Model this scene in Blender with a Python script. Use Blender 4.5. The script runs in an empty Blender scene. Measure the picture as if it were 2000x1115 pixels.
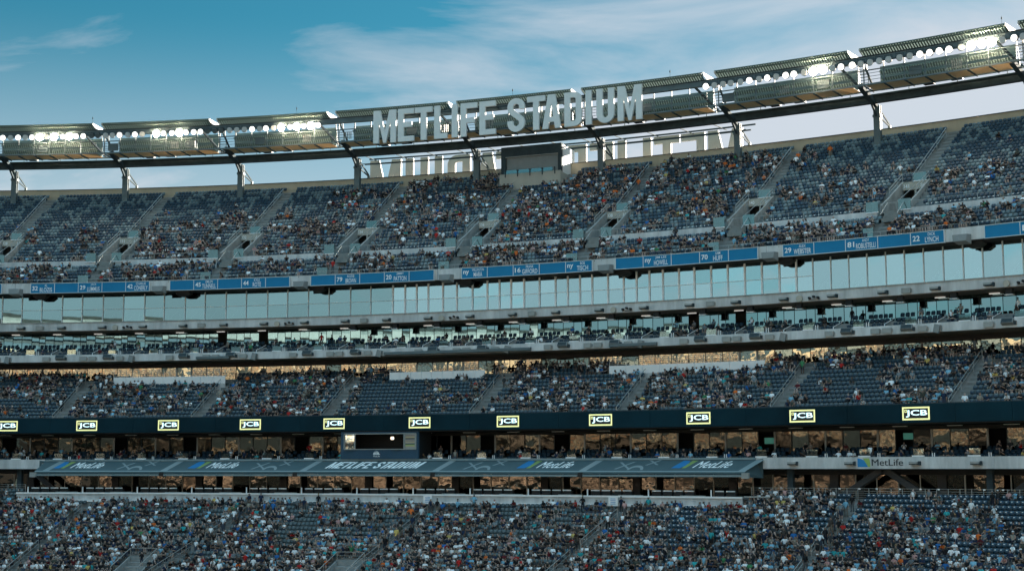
import bpy, bmesh, math, random
import numpy as np
from mathutils import Vector, Matrix
from mathutils.geometry import tessellate_polygon
random.seed(7); RNG = np.random.default_rng(7)
SC = bpy.context.scene; COL = SC.collection
CZ = 16.0                                   # height of the photographer's eye above the field
# ------------------------------------------------------------------ camera, sky, sun, exposure
cam = bpy.data.cameras.new('camera'); camo = bpy.data.objects.new('camera', cam); COL.objects.link(camo)
camo.location = (0, 0, CZ); camo.rotation_euler = (math.pi/2 + math.atan((916.2-557.5)/2889.0), 0, 0)
cam.sensor_width = 36.0; cam.lens = 36.0*2889.0/2000.0; cam.clip_end = 6000.0; cam.clip_start = 0.5
SC.camera = camo
SUN_EL, SUN_AZ = math.radians(15.0), math.radians(52.0)   # behind the stand, to the right
w = bpy.data.worlds.new('World'); SC.world = w; w.use_nodes = True
def build_world():
    nt = w.node_tree; nt.nodes.clear(); N = nt.nodes.new; L = nt.links.new
    out = N('ShaderNodeOutputWorld'); bg = N('ShaderNodeBackground'); bg.inputs['Strength'].default_value = SKY_K
    sky = N('ShaderNodeTexSky'); sky.sky_type = 'NISHITA'; sky.sun_disc = False
    sky.sun_elevation = SUN_EL; sky.sun_rotation = SUN_AZ; sky.air_density = 1.0; sky.dust_density = 0.1; sky.ozone_density = 3.0
    tint = N('ShaderNodeMix'); tint.data_type = 'RGBA'; tint.blend_type = 'MULTIPLY'; tint.inputs[0].default_value = 1.0
    tint.inputs[7].default_value = SKY_TINT
    L(sky.outputs[0], tint.inputs[6])
    tc = N('ShaderNodeTexCoord'); sep = N('ShaderNodeSeparateXYZ'); L(tc.outputs['Generated'], sep.inputs[0])
    # cloud sheet: the view direction projected on a high flat layer
    def M(op, a, b=None):
        m = N('ShaderNodeMath'); m.operation = op
        for i, v in enumerate((a, b)):
            if v is None: continue
            if isinstance(v, (int, float)): m.inputs[i].default_value = v
            else: L(v, m.inputs[i])
        return m.outputs[0]
    den = M('ADD', M('MAXIMUM', sep.outputs[2], 0.0), 0.16)
    comb = N('ShaderNodeCombineXYZ'); L(M('DIVIDE', sep.outputs[0], den), comb.inputs[0]); L(M('DIVIDE', sep.outputs[1], den), comb.inputs[1])
    mp = N('ShaderNodeMapping'); mp.inputs['Rotation'].default_value = (0, 0, 0.55); mp.inputs['Scale'].default_value = (1.0, 1.9, 1.0)
    mp.inputs['Location'].default_value = CLOUD_OFF
    L(comb.outputs[0], mp.inputs[0])
    n1 = N('ShaderNodeTexNoise'); n1.inputs['Scale'].default_value = 1.5; n1.inputs['Detail'].default_value = 9.0; n1.inputs['Roughness'].default_value = 0.56; n1.inputs['Distortion'].default_value = 0.5
    L(mp.outputs[0], n1.inputs[0])
    n2 = N('ShaderNodeTexNoise'); n2.inputs['Scale'].default_value = 0.42; n2.inputs['Detail'].default_value = 3.0
    L(mp.outputs[0], n2.inputs[0])
    # more cloud towards the sun and towards the horizon
    sund = N('ShaderNodeVectorMath'); sund.operation = 'DOT_PRODUCT'; L(tc.outputs['Generated'], sund.inputs[0])
    sund.inputs[1].default_value = (math.sin(SUN_AZ)*math.cos(SUN_EL), math.cos(SUN_AZ)*math.cos(SUN_EL), math.sin(SUN_EL))
    cov = M('ADD', M('SUBTRACT', M('MULTIPLY', n1.outputs[0], 1.25), 0.265), M('MULTIPLY', n2.outputs[0], 0.42))
    cov = M('ADD', cov, M('MULTIPLY', M('SUBTRACT', M('MAXIMUM', sund.outputs['Value'], 0.51), 0.54), 1.35))
    cov = M('ADD', cov, M('MULTIPLY', M('SUBTRACT', 0.24, M('MINIMUM', sep.outputs[2], 0.30)), 3.0))
    ramp = N('ShaderNodeValToRGB'); e = ramp.color_ramp.elements
    e[0].position = 0.46; e[0].color = (0, 0, 0, 1); e[1].position = 0.84; e[1].color = (1, 1, 1, 1)
    L(cov, ramp.inputs[0])
    def ss(v, a, b):
        m = N('ShaderNodeMapRange'); m.interpolation_type = 'SMOOTHSTEP'; m.inputs[1].default_value = a; m.inputs[2].default_value = b; L(v, m.inputs[0]); return m.outputs[0]
    haze = M('MULTIPLY', M('SUBTRACT', 1.0, ss(sep.outputs[2], 0.13, 0.30)), 0.68)          # pale haze towards the horizon
    fac = M('MAXIMUM', M('MULTIPLY', ramp.outputs[0], 0.92), haze)
    def mixc(f, a, col):
        m = N('ShaderNodeMix'); m.data_type = 'RGBA'; L(f, m.inputs[0]); L(a, m.inputs[6]); m.inputs[7].default_value = col; return m.outputs[2]
    away = N('ShaderNodeMix'); away.data_type = 'RGBA'; L(ss(sund.outputs['Value'], -0.1, 0.45), away.inputs[0]); away.inputs[6].default_value = AWAY_COL; away.inputs[7].default_value = CLOUD_COL
    cm_ = N('ShaderNodeMix'); cm_.data_type = 'RGBA'; L(fac, cm_.inputs[0]); L(tint.outputs[2], cm_.inputs[6]); L(away.outputs[2], cm_.inputs[7]); c1 = cm_.outputs[2]
    c2 = mixc(M('MULTIPLY', ss(sep.outputs[2], 0.36, 0.75), 0.85), c1, FILL_VEIL_COL)               # added bright veil overhead, out of view, to lift the shaded stand
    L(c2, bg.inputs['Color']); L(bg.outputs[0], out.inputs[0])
AWAY_COL = (1.75, 2.5, 2.8, 1); SKY_K = 0.05; SKY_TINT = (0.128, 0.405, 0.375, 1); CLOUD_COL = (2.4, 2.55, 2.8, 1); FILL_VEIL_COL = (3.0, 4.7, 5.7, 1); CLOUD_OFF = (4.1, 0.6, 0.0)
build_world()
sun = bpy.data.lights.new('sun', 'SUN'); sun.energy = 5.0; sun.angle = math.radians(0.5); sun.color = (1.0, 0.88, 0.74)
suno = bpy.data.objects.new('sun', sun); COL.objects.link(suno)
suno.rotation_euler = Vector((math.sin(SUN_AZ)*math.cos(SUN_EL), math.cos(SUN_AZ)*math.cos(SUN_EL), math.sin(SUN_EL))).to_track_quat('Z', 'Y').to_euler()
suno.location = (120, 300, 120)
SC.view_settings.view_transform = 'Standard'; SC.view_settings.look = 'None'; SC.view_settings.gamma = 1.0
SC.view_settings.use_curve_mapping = False; SC.view_settings.exposure = 2.5
SC.render.engine = 'CYCLES'
SC.cycles.max_bounces = 6; SC.cycles.diffuse_bounces = 3; SC.cycles.glossy_bounces = 3; SC.cycles.transparent_max_bounces = 8
SC.cycles.use_denoising = True; SC.cycles.caustics_reflective = False; SC.cycles.caustics_refractive = False
# ------------------------------------------------------------------ the curve the stand is built along
R0, HD = 224.0, 0.418
CX, CY = -R0*math.sin(HD), 180.0 - R0*math.cos(HD)
def P(s, o, z):                              # s along the stand, o outwards from the press-box glass, z above eye level
    a = HD + s/R0
    return Vector((CX + (R0+o)*math.sin(a), CY + (R0+o)*math.cos(a), CZ + z))
def FR(s, o, z, tilt=0.0, yaw=0.0):          # local frame: x along the stand, y outwards, z up
    a = HD + s/R0
    return Matrix.Translation(P(s, o, z)) @ Matrix.Rotation(-a + yaw, 4, 'Z') @ Matrix.Rotation(tilt, 4, 'X')
PITCH = math.atan((916.2-557.5)/2889.0)
def project(p):                              # where a point lands in the 2000-wide frame (only used to rank what is seen largest)
    z = p[2]-CZ; yy = p[1]*math.cos(PITCH) + z*math.sin(PITCH); zz = -p[1]*math.sin(PITCH) + z*math.cos(PITCH)
    return 1000+2889*p[0]/yy, 557.5-2889*zz/yy, yy
# ------------------------------------------------------------------ objects
WM = {}
def put(o, parent=None, M=None):
    M = M or Matrix.Identity(4); WM[o.name] = M
    if parent is not None:
        o.parent = parent; o.matrix_basis = WM[parent.name].inverted() @ M
    else: o.matrix_basis = M
    return o
LABELS = {}
def tag(o, label=None, cat=None, group=None, kind=None):
    if label: o['label'] = label; LABELS.setdefault(label, []).append(o.name)
    if cat: o['category'] = cat
    if group: o['group'] = group
    if kind: o['kind'] = kind
    return o
def empty(name, M, label=None, cat=None, group=None, parent=None):
    o = bpy.data.objects.new(name, None); COL.objects.link(o); o.empty_display_size = 0.3
    put(o, parent, M); return tag(o, label, cat, group)
def link(name, me, parent=None, M=None):
    o = bpy.data.objects.new(name, me); COL.objects.link(o); return put(o, parent, M)
def copy_to(src, parent, M):
    o = src.copy(); COL.objects.link(o); o.parent = None; return put(o, parent, M)
class MB:
    def __init__(s): s.v = []; s.f = []; s.m = []
    def quad(s, pts, mi=0):
        n = len(s.v); s.v += [tuple(p) for p in pts]; s.f.append(tuple(range(n, n+len(pts)))); s.m.append(mi); return s
    def box(s, x0, x1, y0, y1, z0, z1, mi=0, M=None):
        c = [Vector((x, y, z)) for z in (z0, z1) for y in (y0, y1) for x in (x0, x1)]
        if M: c = [M @ p for p in c]
        n = len(s.v); s.v += [tuple(p) for p in c]
        for f in ((0,2,3,1),(4,5,7,6),(0,1,5,4),(2,6,7,3),(0,4,6,2),(1,3,7,5)): s.f.append(tuple(n+i for i in f)); s.m.append(mi)
        return s
    def prof(s, s0, s1, pts, mi=0, step=3.0, caps=True, closed=True):   # a profile of (o, z) points swept along the stand
        n = max(1, int(math.ceil((s1-s0)/step))); k = len(pts); b = len(s.v)
        for i in range(n+1):
            t = s0+(s1-s0)*i/n
            s.v += [tuple(P(t, o, z)) for o, z in pts]
        for i in range(n):
            for j in range(k if closed else k-1):
                a, c = b+i*k+j, b+i*k+(j+1) % k
                s.f.append((a, c, c+k, a+k)); s.m.append(mi)
        if caps and closed:
            s.f.append(tuple(b+j for j in range(k-1, -1, -1))); s.f.append(tuple(b+n*k+j for j in range(k))); s.m += [mi, mi]
        return s
    def arc(s, s0, s1, o0, o1, z0, z1, mi=0, step=3.0): return s.prof(s0, s1, [(o0,z0),(o1,z0),(o1,z1),(o0,z1)], mi, step)
    def bar(s, a, b, r, mi=0, r2=None):
        a, b = Vector(a), Vector(b); d = (b-a); L = d.length
        if L < 1e-6: return s
        M = Matrix.Translation(a) @ d.to_track_quat('Z', 'Y').to_matrix().to_4x4(); r2 = r2 or r
        return s.box(-r, r, -r2, r2, 0, L, mi, M)
    def cyl(s, M, r0, r1, h, n=12, mi=0, cap=True, mcap=None):
        b = len(s.v)
        for z, r in ((0, r0), (h, r1)):
            s.v += [tuple(M @ Vector((r*math.cos(2*math.pi*i/n), r*math.sin(2*math.pi*i/n), z))) for i in range(n)]
        for i in range(n): s.f.append((b+i, b+(i+1) % n, b+n+(i+1) % n, b+n+i)); s.m.append(mi)
        if cap:
            s.f.append(tuple(b+i for i in range(n-1, -1, -1))); s.f.append(tuple(b+n+i for i in range(n))); s.m += [mi, mi if mcap is None else mcap]
        return s
    def mesh(s, name, mats):
        me = bpy.data.meshes.new(name); me.from_pydata(s.v, [], s.f)
        for m in (mats if isinstance(mats, (list, tuple)) else [mats]): me.materials.append(m)
        if any(s.m): me.polygons.foreach_set('material_index', s.m)
        me.update(); return me
    def build(s, name, mats, parent=None, M=None): return link(name, s.mesh(name, mats), parent, M)
# ------------------------------------------------------------------ materials
def mat(name, col, rough=0.7, metal=0.0, noise=0.0, scale=0.6, col2=None, bump=0.0, streak=False, spec=0.4):
    m = bpy.data.materials.new(name); m.use_nodes = True; nt = m.node_tree; b = nt.nodes['Principled BSDF']
    b.inputs['Base Color'].default_value = (*col, 1); b.inputs['Roughness'].default_value = rough; b.inputs['Metallic'].default_value = metal
    b.inputs['Specular IOR Level'].default_value = spec
    if noise or bump:
        tc = nt.nodes.new('ShaderNodeTexCoord'); n = nt.nodes.new('ShaderNodeTexNoise'); n.inputs['Scale'].default_value = scale
        n.inputs['Detail'].default_value = 6; n.inputs['Roughness'].default_value = 0.65
        src = tc.outputs['Object']
        if streak:
            mp = nt.nodes.new('ShaderNodeMapping'); mp.inputs['Scale'].default_value = (1, 1, 0.18); nt.links.new(src, mp.inputs[0]); src = mp.outputs[0]
        nt.links.new(src, n.inputs[0])
        if noise:
            r = nt.nodes.new('ShaderNodeValToRGB'); e = r.color_ramp.elements
            c2 = col2 or tuple(c*(1-noise) for c in col)
            e[0].position = 0.32; e[0].color = (*c2, 1); e[1].position = 0.68; e[1].color = (*[min(1, c*(1+noise*0.35)) for c in col], 1)
            nt.links.new(n.outputs[0], r.inputs[0]); nt.links.new(r.outputs[0], b.inputs['Base Color'])
        if bump:
            bp = nt.nodes.new('ShaderNodeBump'); bp.inputs['Strength'].default_value = bump; nt.links.new(n.outputs[0], bp.inputs['Height']); nt.links.new(bp.outputs[0], b.inputs['Normal'])
    return m
def emit(name, col, strength):
    m = bpy.data.materials.new(name); m.use_nodes = True; nt = m.node_tree; b = nt.nodes['Principled BSDF']
    b.inputs['Base Color'].default_value = (*[min(1, c) for c in col], 1)
    b.inputs['Emission Color'].default_value = (*col, 1); b.inputs['Emission Strength'].default_value = strength; return m
def attr_mat(name, rough=0.8, spec=0.25):
    m = bpy.data.materials.new(name); m.use_nodes = True; nt = m.node_tree; b = nt.nodes['Principled BSDF']
    a = nt.nodes.new('ShaderNodeAttribute'); a.attribute_name = 'tint'; nt.links.new(a.outputs['Color'], b.inputs['Base Color'])
    b.inputs['Roughness'].default_value = rough; b.inputs['Specular IOR Level'].default_value = spec; return m
def glass(name, tint, refl=0.55, through=(0.3, 0.36, 0.36), wave=0.02, wscale=0.35):
    m = bpy.data.materials.new(name); m.use_nodes = True; nt = m.node_tree; nt.nodes.clear(); N = nt.nodes.new; L = nt.links.new
    out = N('ShaderNodeOutputMaterial'); g = N('ShaderNodeBsdfGlossy'); g.inputs['Color'].default_value = (*tint, 1); g.inputs['Roughness'].default_value = 0.015
    t = N('ShaderNodeBsdfTransparent'); t.inputs['Color'].default_value = (*through, 1)
    tc = N('ShaderNodeTexCoord'); n = N('ShaderNodeTexNoise'); n.inputs['Scale'].default_value = wscale; n.inputs['Detail'].default_value = 1.5
    geo = N('ShaderNodeNewGeometry'); L(geo.outputs['Position'], n.inputs[0])
    bp = N('ShaderNodeBump'); bp.inputs['Strength'].default_value = 1.0; bp.inputs['Distance'].default_value = wave; L(n.outputs[0], bp.inputs['Height'])
    L(bp.outputs[0], g.inputs['Normal'])
    oi = N('ShaderNodeObjectInfo'); mr = N('ShaderNodeMapRange'); mr.inputs[3].default_value = 0.86; mr.inputs[4].default_value = 1.08; L(oi.outputs['Random'], mr.inputs[0])
    hs = N('ShaderNodeHueSaturation'); hs.inputs['Color'].default_value = (*tint, 1); L(mr.outputs[0], hs.inputs['Value']); L(hs.outputs[0], g.inputs['Color'])
    mx = N('ShaderNodeMixShader'); mx.inputs[0].default_value = refl; L(t.outputs[0], mx.inputs[1]); L(g.outputs[0], mx.inputs[2]); L(mx.outputs[0], out.inputs[0]); return m
def translucent(name, col, tr):
    m = bpy.data.materials.new(name); m.use_nodes = True; nt = m.node_tree; b = nt.nodes['Principled BSDF']
    b.inputs['Base Color'].default_value = (*col, 1); b.inputs['Roughness'].default_value = 0.6
    t = nt.nodes.new('ShaderNodeBsdfTranslucent'); t.inputs['Color'].default_value = (*col, 1); mx = nt.nodes.new('ShaderNodeMixShader'); mx.inputs[0].default_value = tr
    nt.links.new(b.outputs[0], mx.inputs[1]); nt.links.new(t.outputs[0], mx.inputs[2]); nt.links.new(mx.outputs[0], nt.nodes['Material Output'].inputs[0]); return m
MT = dict(
    concrete=mat('precast concrete', (0.60, 0.62, 0.62), 0.85, noise=0.34, scale=0.7, streak=True),
    deck=mat('deck concrete', (0.27, 0.295, 0.295), 0.9, noise=0.3, scale=0.8),
    step=mat('aisle concrete', (0.20, 0.22, 0.215), 0.9, noise=0.25, scale=1.2),
    tan=mat('tan parapet paint', (0.46, 0.40, 0.30), 0.85, noise=0.18, scale=0.35, streak=True),
    beige=mat('beige concrete', (0.44, 0.42, 0.36), 0.85, noise=0.15, scale=0.6, streak=True),
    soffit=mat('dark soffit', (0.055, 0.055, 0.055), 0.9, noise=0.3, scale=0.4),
    soffit2=mat('warm soffit board', (0.30, 0.25, 0.215), 0.8, noise=0.1, scale=0.5),
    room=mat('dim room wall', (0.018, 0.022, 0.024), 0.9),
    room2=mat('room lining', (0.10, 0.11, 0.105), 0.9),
    steel=mat('teal grey steel', (0.115, 0.155, 0.165), 0.55, noise=0.25, scale=0.7),
    steel_d=mat('dark painted steel', (0.050, 0.070, 0.080), 0.85, noise=0.3, scale=0.9, spec=0.08),
    steel_l=mat('pale grey steel', (0.30, 0.32, 0.31), 0.5, noise=0.15, scale=0.8),
    galv=mat('galvanised rail', (0.33, 0.36, 0.36), 0.4, metal=0.4),
    rib_d=mat('green grey ribbed deck', (0.13, 0.19, 0.175), 0.6, noise=0.2, scale=1.0),
    rib_lit=translucent('sunlit ribbed deck', (0.38, 0.50, 0.47), 0.14),  # paler copy of the deck colour stands in for sun coming through
    grate=translucent('grating panel', (0.52, 0.40, 0.26), 0.55),  # warm see-through colour stands in for low sun on the underside
    letter=mat('matt grey letter face', (0.70, 0.72, 0.71), 0.75, noise=0.06, scale=1.0),
    letter_s=mat('white letter return', (0.78, 0.78, 0.76), 0.6),
    letter_b=mat('ribbed letter back', (0.36, 0.36, 0.33), 0.7, noise=0.12, scale=0.5),
    white=mat('white paint', (0.82, 0.83, 0.83), 0.5),
    mull=mat('pale mullion', (0.74, 0.80, 0.80), 0.5),
    mull_w=mat('white mullion', (0.90, 0.92, 0.92), 0.5),
    blue=mat('banner blue', (0.012, 0.20, 0.40), 0.5, noise=0.10, scale=0.3, spec=0.15),
    trimw=mat('banner trim', (0.60, 0.66, 0.67), 0.4),
    print_w=mat('white print', (0.82, 0.85, 0.85), 0.5),
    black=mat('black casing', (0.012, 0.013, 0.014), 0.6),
    grey_box=mat('grey casing', (0.23, 0.25, 0.25), 0.5, noise=0.1, scale=2.0),
    navy=mat('navy panel', (0.01, 0.055, 0.10), 0.5, noise=0.15, scale=0.6),
    screen=mat('dark display board', (0.004, 0.03, 0.045), 0.5, spec=0.08, noise=0.45, scale=0.12),
    awn=mat('slate awning fabric', (0.055, 0.10, 0.115), 0.75, noise=0.12, scale=0.7),
    awn_l=mat('awning valance', (0.19, 0.255, 0.27), 0.6),
    awn_p=mat('pale awning print', (0.80, 0.86, 0.87), 0.7),
    awn_g=mat('faint awning print', (0.21, 0.27, 0.285), 0.7),
    awn_b=mat('blue awning print', (0.012, 0.17, 0.40), 0.7),
    awn_y=mat('green awning print', (0.20, 0.30, 0.10), 0.7),
    logo_b=mat('sign blue', (0.01, 0.22, 0.52), 0.5), logo_g=mat('sign green', (0.30, 0.45, 0.12), 0.5), logo_k=mat('sign charcoal', (0.03, 0.04, 0.05), 0.5),
    gpanel=glass('teal guard glass', (0.5, 0.62, 0.62), 0.30, (0.45, 0.62, 0.62), 0.01),
    press=glass('press box glass', (0.70, 0.80, 0.80), 0.74, (0.55, 0.66, 0.66), 0.005, 0.22),
    suite=glass('suite glass', (0.50, 0.66, 0.66), 0.58, (0.15, 0.22, 0.22), 0.003, 0.3),
    club=glass('club glass', (0.66, 0.64, 0.52), 0.34, (0.2, 0.2, 0.18), 0.010, 0.7), screen_g=glass('box screen glass', (0.5, 0.6, 0.6), 0.2, (0.5, 0.6, 0.6), 0.004),
    lsuite=glass('lower suite glass', (0.50, 0.47, 0.38), 0.12, (0.2, 0.2, 0.18), 0.012, 0.6),
    lounge=glass('lounge glass', (0.60, 0.50, 0.38), 0.24, (0.2, 0.18, 0.16), 0.014, 0.9), press_l=glass('tinted press glass', (0.52, 0.63, 0.62), 0.66, (0.45, 0.55, 0.55), 0.006, 0.22),
    seat=attr_mat('moulded seat plastic', 0.45, 0.4), folk=attr_mat('skin and cloth', 0.85, 0.2), hair=attr_mat('hair and hats', 0.8, 0.2),
    lamp0=emit('unlit lamp glass', (0.42, 0.44, 0.43), 0.012), lamp1=emit('lit lamp', (1.0, 0.95, 0.86), 0.45), lamp2=emit('glaring lamp', (1.0, 0.80, 0.55), 40.0),  # unlit lens gets a faint added glow to read pale
    lampd=mat('dark lamp glass', (0.10, 0.12, 0.125), 0.3),
    tube=emit('ceiling lamp', (1.0, 1.0, 0.95), 0.08), tv=emit('television picture', (0.05, 0.22, 0.18), 0.06), warm=emit('warm lamp', (1.0, 0.85, 0.65), 1.2),
    logo_y=emit('yellow led', (0.66, 0.67, 0.30), 0.21), logo_w=emit('white led', (0.66, 0.95, 1.0), 0.26), logo_n=emit('black led', (0.003, 0.006, 0.008), 0.05),
    turf=mat('field turf', (0.035, 0.075, 0.02), 0.9, noise=0.25, scale=0.2), asphalt=mat('asphalt ground', (0.05, 0.05, 0.05), 0.95, noise=0.2, scale=0.05),
    wood=mat('tan cloth', (0.45, 0.36, 0.22), 0.9),
)
# ------------------------------------------------------------------ lettering
def text_geo(body, size=1.0, bold=0.0, shear=0.0, sx=1.0, align='CENTER'):
    c = bpy.data.curves.new('lettering', 'FONT'); c.body = body; c.size = size; c.offset = bold; c.shear = shear; c.align_x = align; c.align_y = 'BOTTOM_BASELINE'
    c.resolution_u = 3; o = bpy.data.objects.new('lettering', c); COL.objects.link(o)
    me = o.evaluated_get(bpy.context.evaluated_depsgraph_get()).to_mesh()
    v = [(p.co.x*sx, p.co.y) for p in me.vertices]; f = [tuple(p.vertices) for p in me.polygons]
    o.to_mesh_clear(); bpy.data.objects.remove(o); bpy.data.curves.remove(c); return v, f
def fit_geo(g, x0, x1, y0=None, y1=None):
    v, f = g; xs = [p[0] for p in v]; ys = [p[1] for p in v]; a, b, c, d = min(xs), max(xs), min(ys), max(ys)
    k = (x1-x0)/(b-a); ky = k if y0 is None else (y1-y0)/(d-c); yb = 0 if y0 is None else y0
    return [(x0+(p[0]-a)*k, yb+(p[1]-(c if y0 is not None else 0))*ky) for p in v], f
def map_geo(name, geos, fn, parent, M=None):     # geos: list of ((verts2d, faces), material)
    v, f, m, mats = [], [], [], []
    for (gv, gf), mt in geos:
        if mt not in mats: mats.append(mt)
        n = len(v); v += [tuple(fn(x, y)) for x, y in gv]; f += [tuple(n+i for i in q) for q in gf]; m += [mats.index(mt)]*len(gf)
    me = bpy.data.meshes.new(name); me.from_pydata(v, [], f)
    for mt in mats: me.materials.append(mt)
    me.polygons.foreach_set('material_index', m); me.update(); return link(name, me, parent, M)
def rect_geo(x0, x1, y0, y1, n=1):
    v = [(x0+(x1-x0)*i/n, y) for i in range(n+1) for y in (y0, y1)]; return v, [(2*i, 2*i+2, 2*i+3, 2*i+1) for i in range(n)]
# ------------------------------------------------------------------ ground and field
SA, SB = -94.0, 84.0                           # extent of the stand that is built
g = MB(); g.quad([(-1500,-1500,0),(1500,-1500,0),(1500,1800,0),(-1500,1800,0)]); tag(g.build('ground', MT['asphalt']), kind='structure')
mid = P(0, -85, -CZ); g = MB(); Mf = FR(0, -88, -CZ)
g.quad([Mf @ Vector(p) for p in ((-75,-45,.004),(75,-45,.004),(75,45,.004),(-75,45,.004))]); tag(g.build('field', MT['turf']), kind='structure')
for i in range(-5, 6):
    g = MB(); g.quad([Mf @ Vector(p) for p in ((i*9.1-.06,-24,.008),(i*9.1+.06,-24,.008),(i*9.1+.06,24,.008),(i*9.1-.06,24,.008))]); tag(g.build('field_marking', MT['white']), kind='structure')
# ------------------------------------------------------------------ grandstand
GS = empty('grandstand', FR(0, 0, -CZ), 'vast curved stadium grandstand with three seating tiers and glazed box levels', 'grandstand')
AU = [-90.5, -74.2, -57.6, -40.2, -23.7, -6.8, 10.4, 28.4, 46.6, 64.4]           # aisles of the upper tier
VOMC = [a-0.3 for a in AU]; VW = 1.65
AM = [-77.6, -58.4, -38.9, -20.8, -0.5, 18.6, 37.4, 57.1, 76.5]                     # aisles of the middle tier
AL = [(-76.0,-76.5), (-51.7,-54.2), (-28.2,-33.9), (-4.0,-7.6), (20.6,17.5), (46.4,46.2), (69.7,70.6)]  # lower tier: s at its top and 11.5 m further down
def al_s(i, o): a, b = AL[i]; return a+(b-a)*(o+13.5)/(-11.5)
NU, NF, NM, NL = 24, 5, 13, 24
def up(k): return 3.0+.84*k, 27.75+.55*k
def fr(k): return -2.1+.84*k, 24.3+.55*k
def mz(k): return -9.6+.84*k, 5.85+.484*k
def lo(k): return -12.9-.84*k, -4.62-.445*k     # k = 0 is the top row under the ledge; -1..-3 only right of it
LEDGE0, LEDGE1 = -62.3, 34.4
def steps(name, k0, k1, fn, s0, s1, m='deck', down=3.0, riser_top=None):
    b = MB(); pts = []
    ks = list(range(k0, k1))
    for k in ks:
        o, z = fn(k); pts += [(o, z - (fn(k)[1]-fn(k-1)[1] if k > k0 else .3)), (o, z)]
    o, z = fn(ks[-1]); pts.append((o+.84, z))
    b.prof(s0, s1, pts, 0, caps=False, closed=False)
    return b.build(name, MT[m], GS)
# upper tier, cut where the vomitories come out
edges = [SA]
VTOP = 8
for c in VOMC: edges += [c-VW, c+VW]
edges.append(SB)
for i in range(0, len(edges)-1):
    a, b_ = edges[i], edges[i+1]
    if b_ <= a: continue
    steps('upper_deck', VTOP if i % 2 else 0, NU, up, a, b_)
steps('front_deck', 0, NF, fr, SA, SB)
for i in range(0, len(edges)-1, 2):             # cross wall, open at each stair
    MB().arc(max(edges[i]+(.0 if i == 0 else -.55), SA), min(edges[i+1]+(.0 if i+2 >= len(edges) else -.2), SB), 2.55, 2.85, 26.6, 28.12).build('cross_wall', MT['concrete'], GS)
b = MB()
b.arc(SA, SB, 23.3, 23.7, 39.8, 42.08); bw = b.build('back_wall', MT['tan'], GS)
MB().arc(SA, SB, 23.2, 23.85, 42.08, 42.16).build('wall_coping', MT['steel_d'], GS)
MB().arc(SA, SB, 24.5, 25.2, -16, 39.6).build('outer_wall', MT['beige'], GS)
MB().prof(SA, SB, [(3.9, 24.6), (23.3, 39.6), (24.5, 39.6), (24.5, 38.0), (4.5, 23.1)]).build('raker_slab', MT['deck'], GS)
# press level
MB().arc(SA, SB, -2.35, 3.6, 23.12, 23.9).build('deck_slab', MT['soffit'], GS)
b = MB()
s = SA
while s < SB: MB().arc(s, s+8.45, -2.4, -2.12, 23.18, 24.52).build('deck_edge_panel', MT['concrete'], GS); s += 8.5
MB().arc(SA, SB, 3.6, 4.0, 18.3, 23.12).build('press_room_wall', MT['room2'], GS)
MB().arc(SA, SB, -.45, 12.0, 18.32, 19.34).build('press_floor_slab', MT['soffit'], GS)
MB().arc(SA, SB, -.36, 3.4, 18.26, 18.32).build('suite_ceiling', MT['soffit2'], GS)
s = SA
while s < SB: MB().arc(s, s+12.9, -.62, -.45, 18.3, 19.36).build('press_fascia_panel', MT['concrete'], GS); s += 12.92
MB().arc(SA, SB, -.75, .1, 19.36, 19.44).build('press_sill', MT['steel_l'], GS)
PRESS = [-92.5,-89.6,-86.7,-83.7,-80.8,-77.8,-74.6,-71.32,-68.55,-65.77,-62.88,-60.06,-57.11,-54.23,-51.22,-48.45,-45.47,-42.65,-39.68,-36.81,-33.8,-30.99,-28.04,-25.15,-22.15,-19.31,-16.24,
 -14.55,-12.95,-11.36,-9.34,-7.44,-5.31,-3.3,-1.66,-0.11,1.63,3.69,5.81,7.43,9.02,10.62,12.67,14.69,16.34,17.98,19.69,21.71,23.64,25.71,27.76,29.83,31.89,33.98,35.99,37.92,40.01,42.08,44.16,46.27,48.34,50.44,52.58,54.71,56.77,58.89,60.94,63.0,65.1,67.2,69.3,71.4,73.5,75.6,77.7,79.8,81.9]
unit_pane = {}
def pane(parent, s0, s1, o, z0, z1, mt, name='pane', t=.02, wob=.0022, lean=0.0):
    me = unit_pane.get(mt)
    if me is None:
        me = unit_pane[mt] = MB().box(-.5, .5, -.5, .5, 0, 1).mesh('pane', MT[mt])
    M = FR((s0+s1)/2, o, z0, tilt=random.gauss(0, wob)+lean, yaw=random.gauss(0, wob)) @ Matrix.Diagonal(((P(s1,o,z0)-P(s0,o,z0)).length-.01, t, z1-z0, 1))
    return link(name, me, parent, M)
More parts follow.
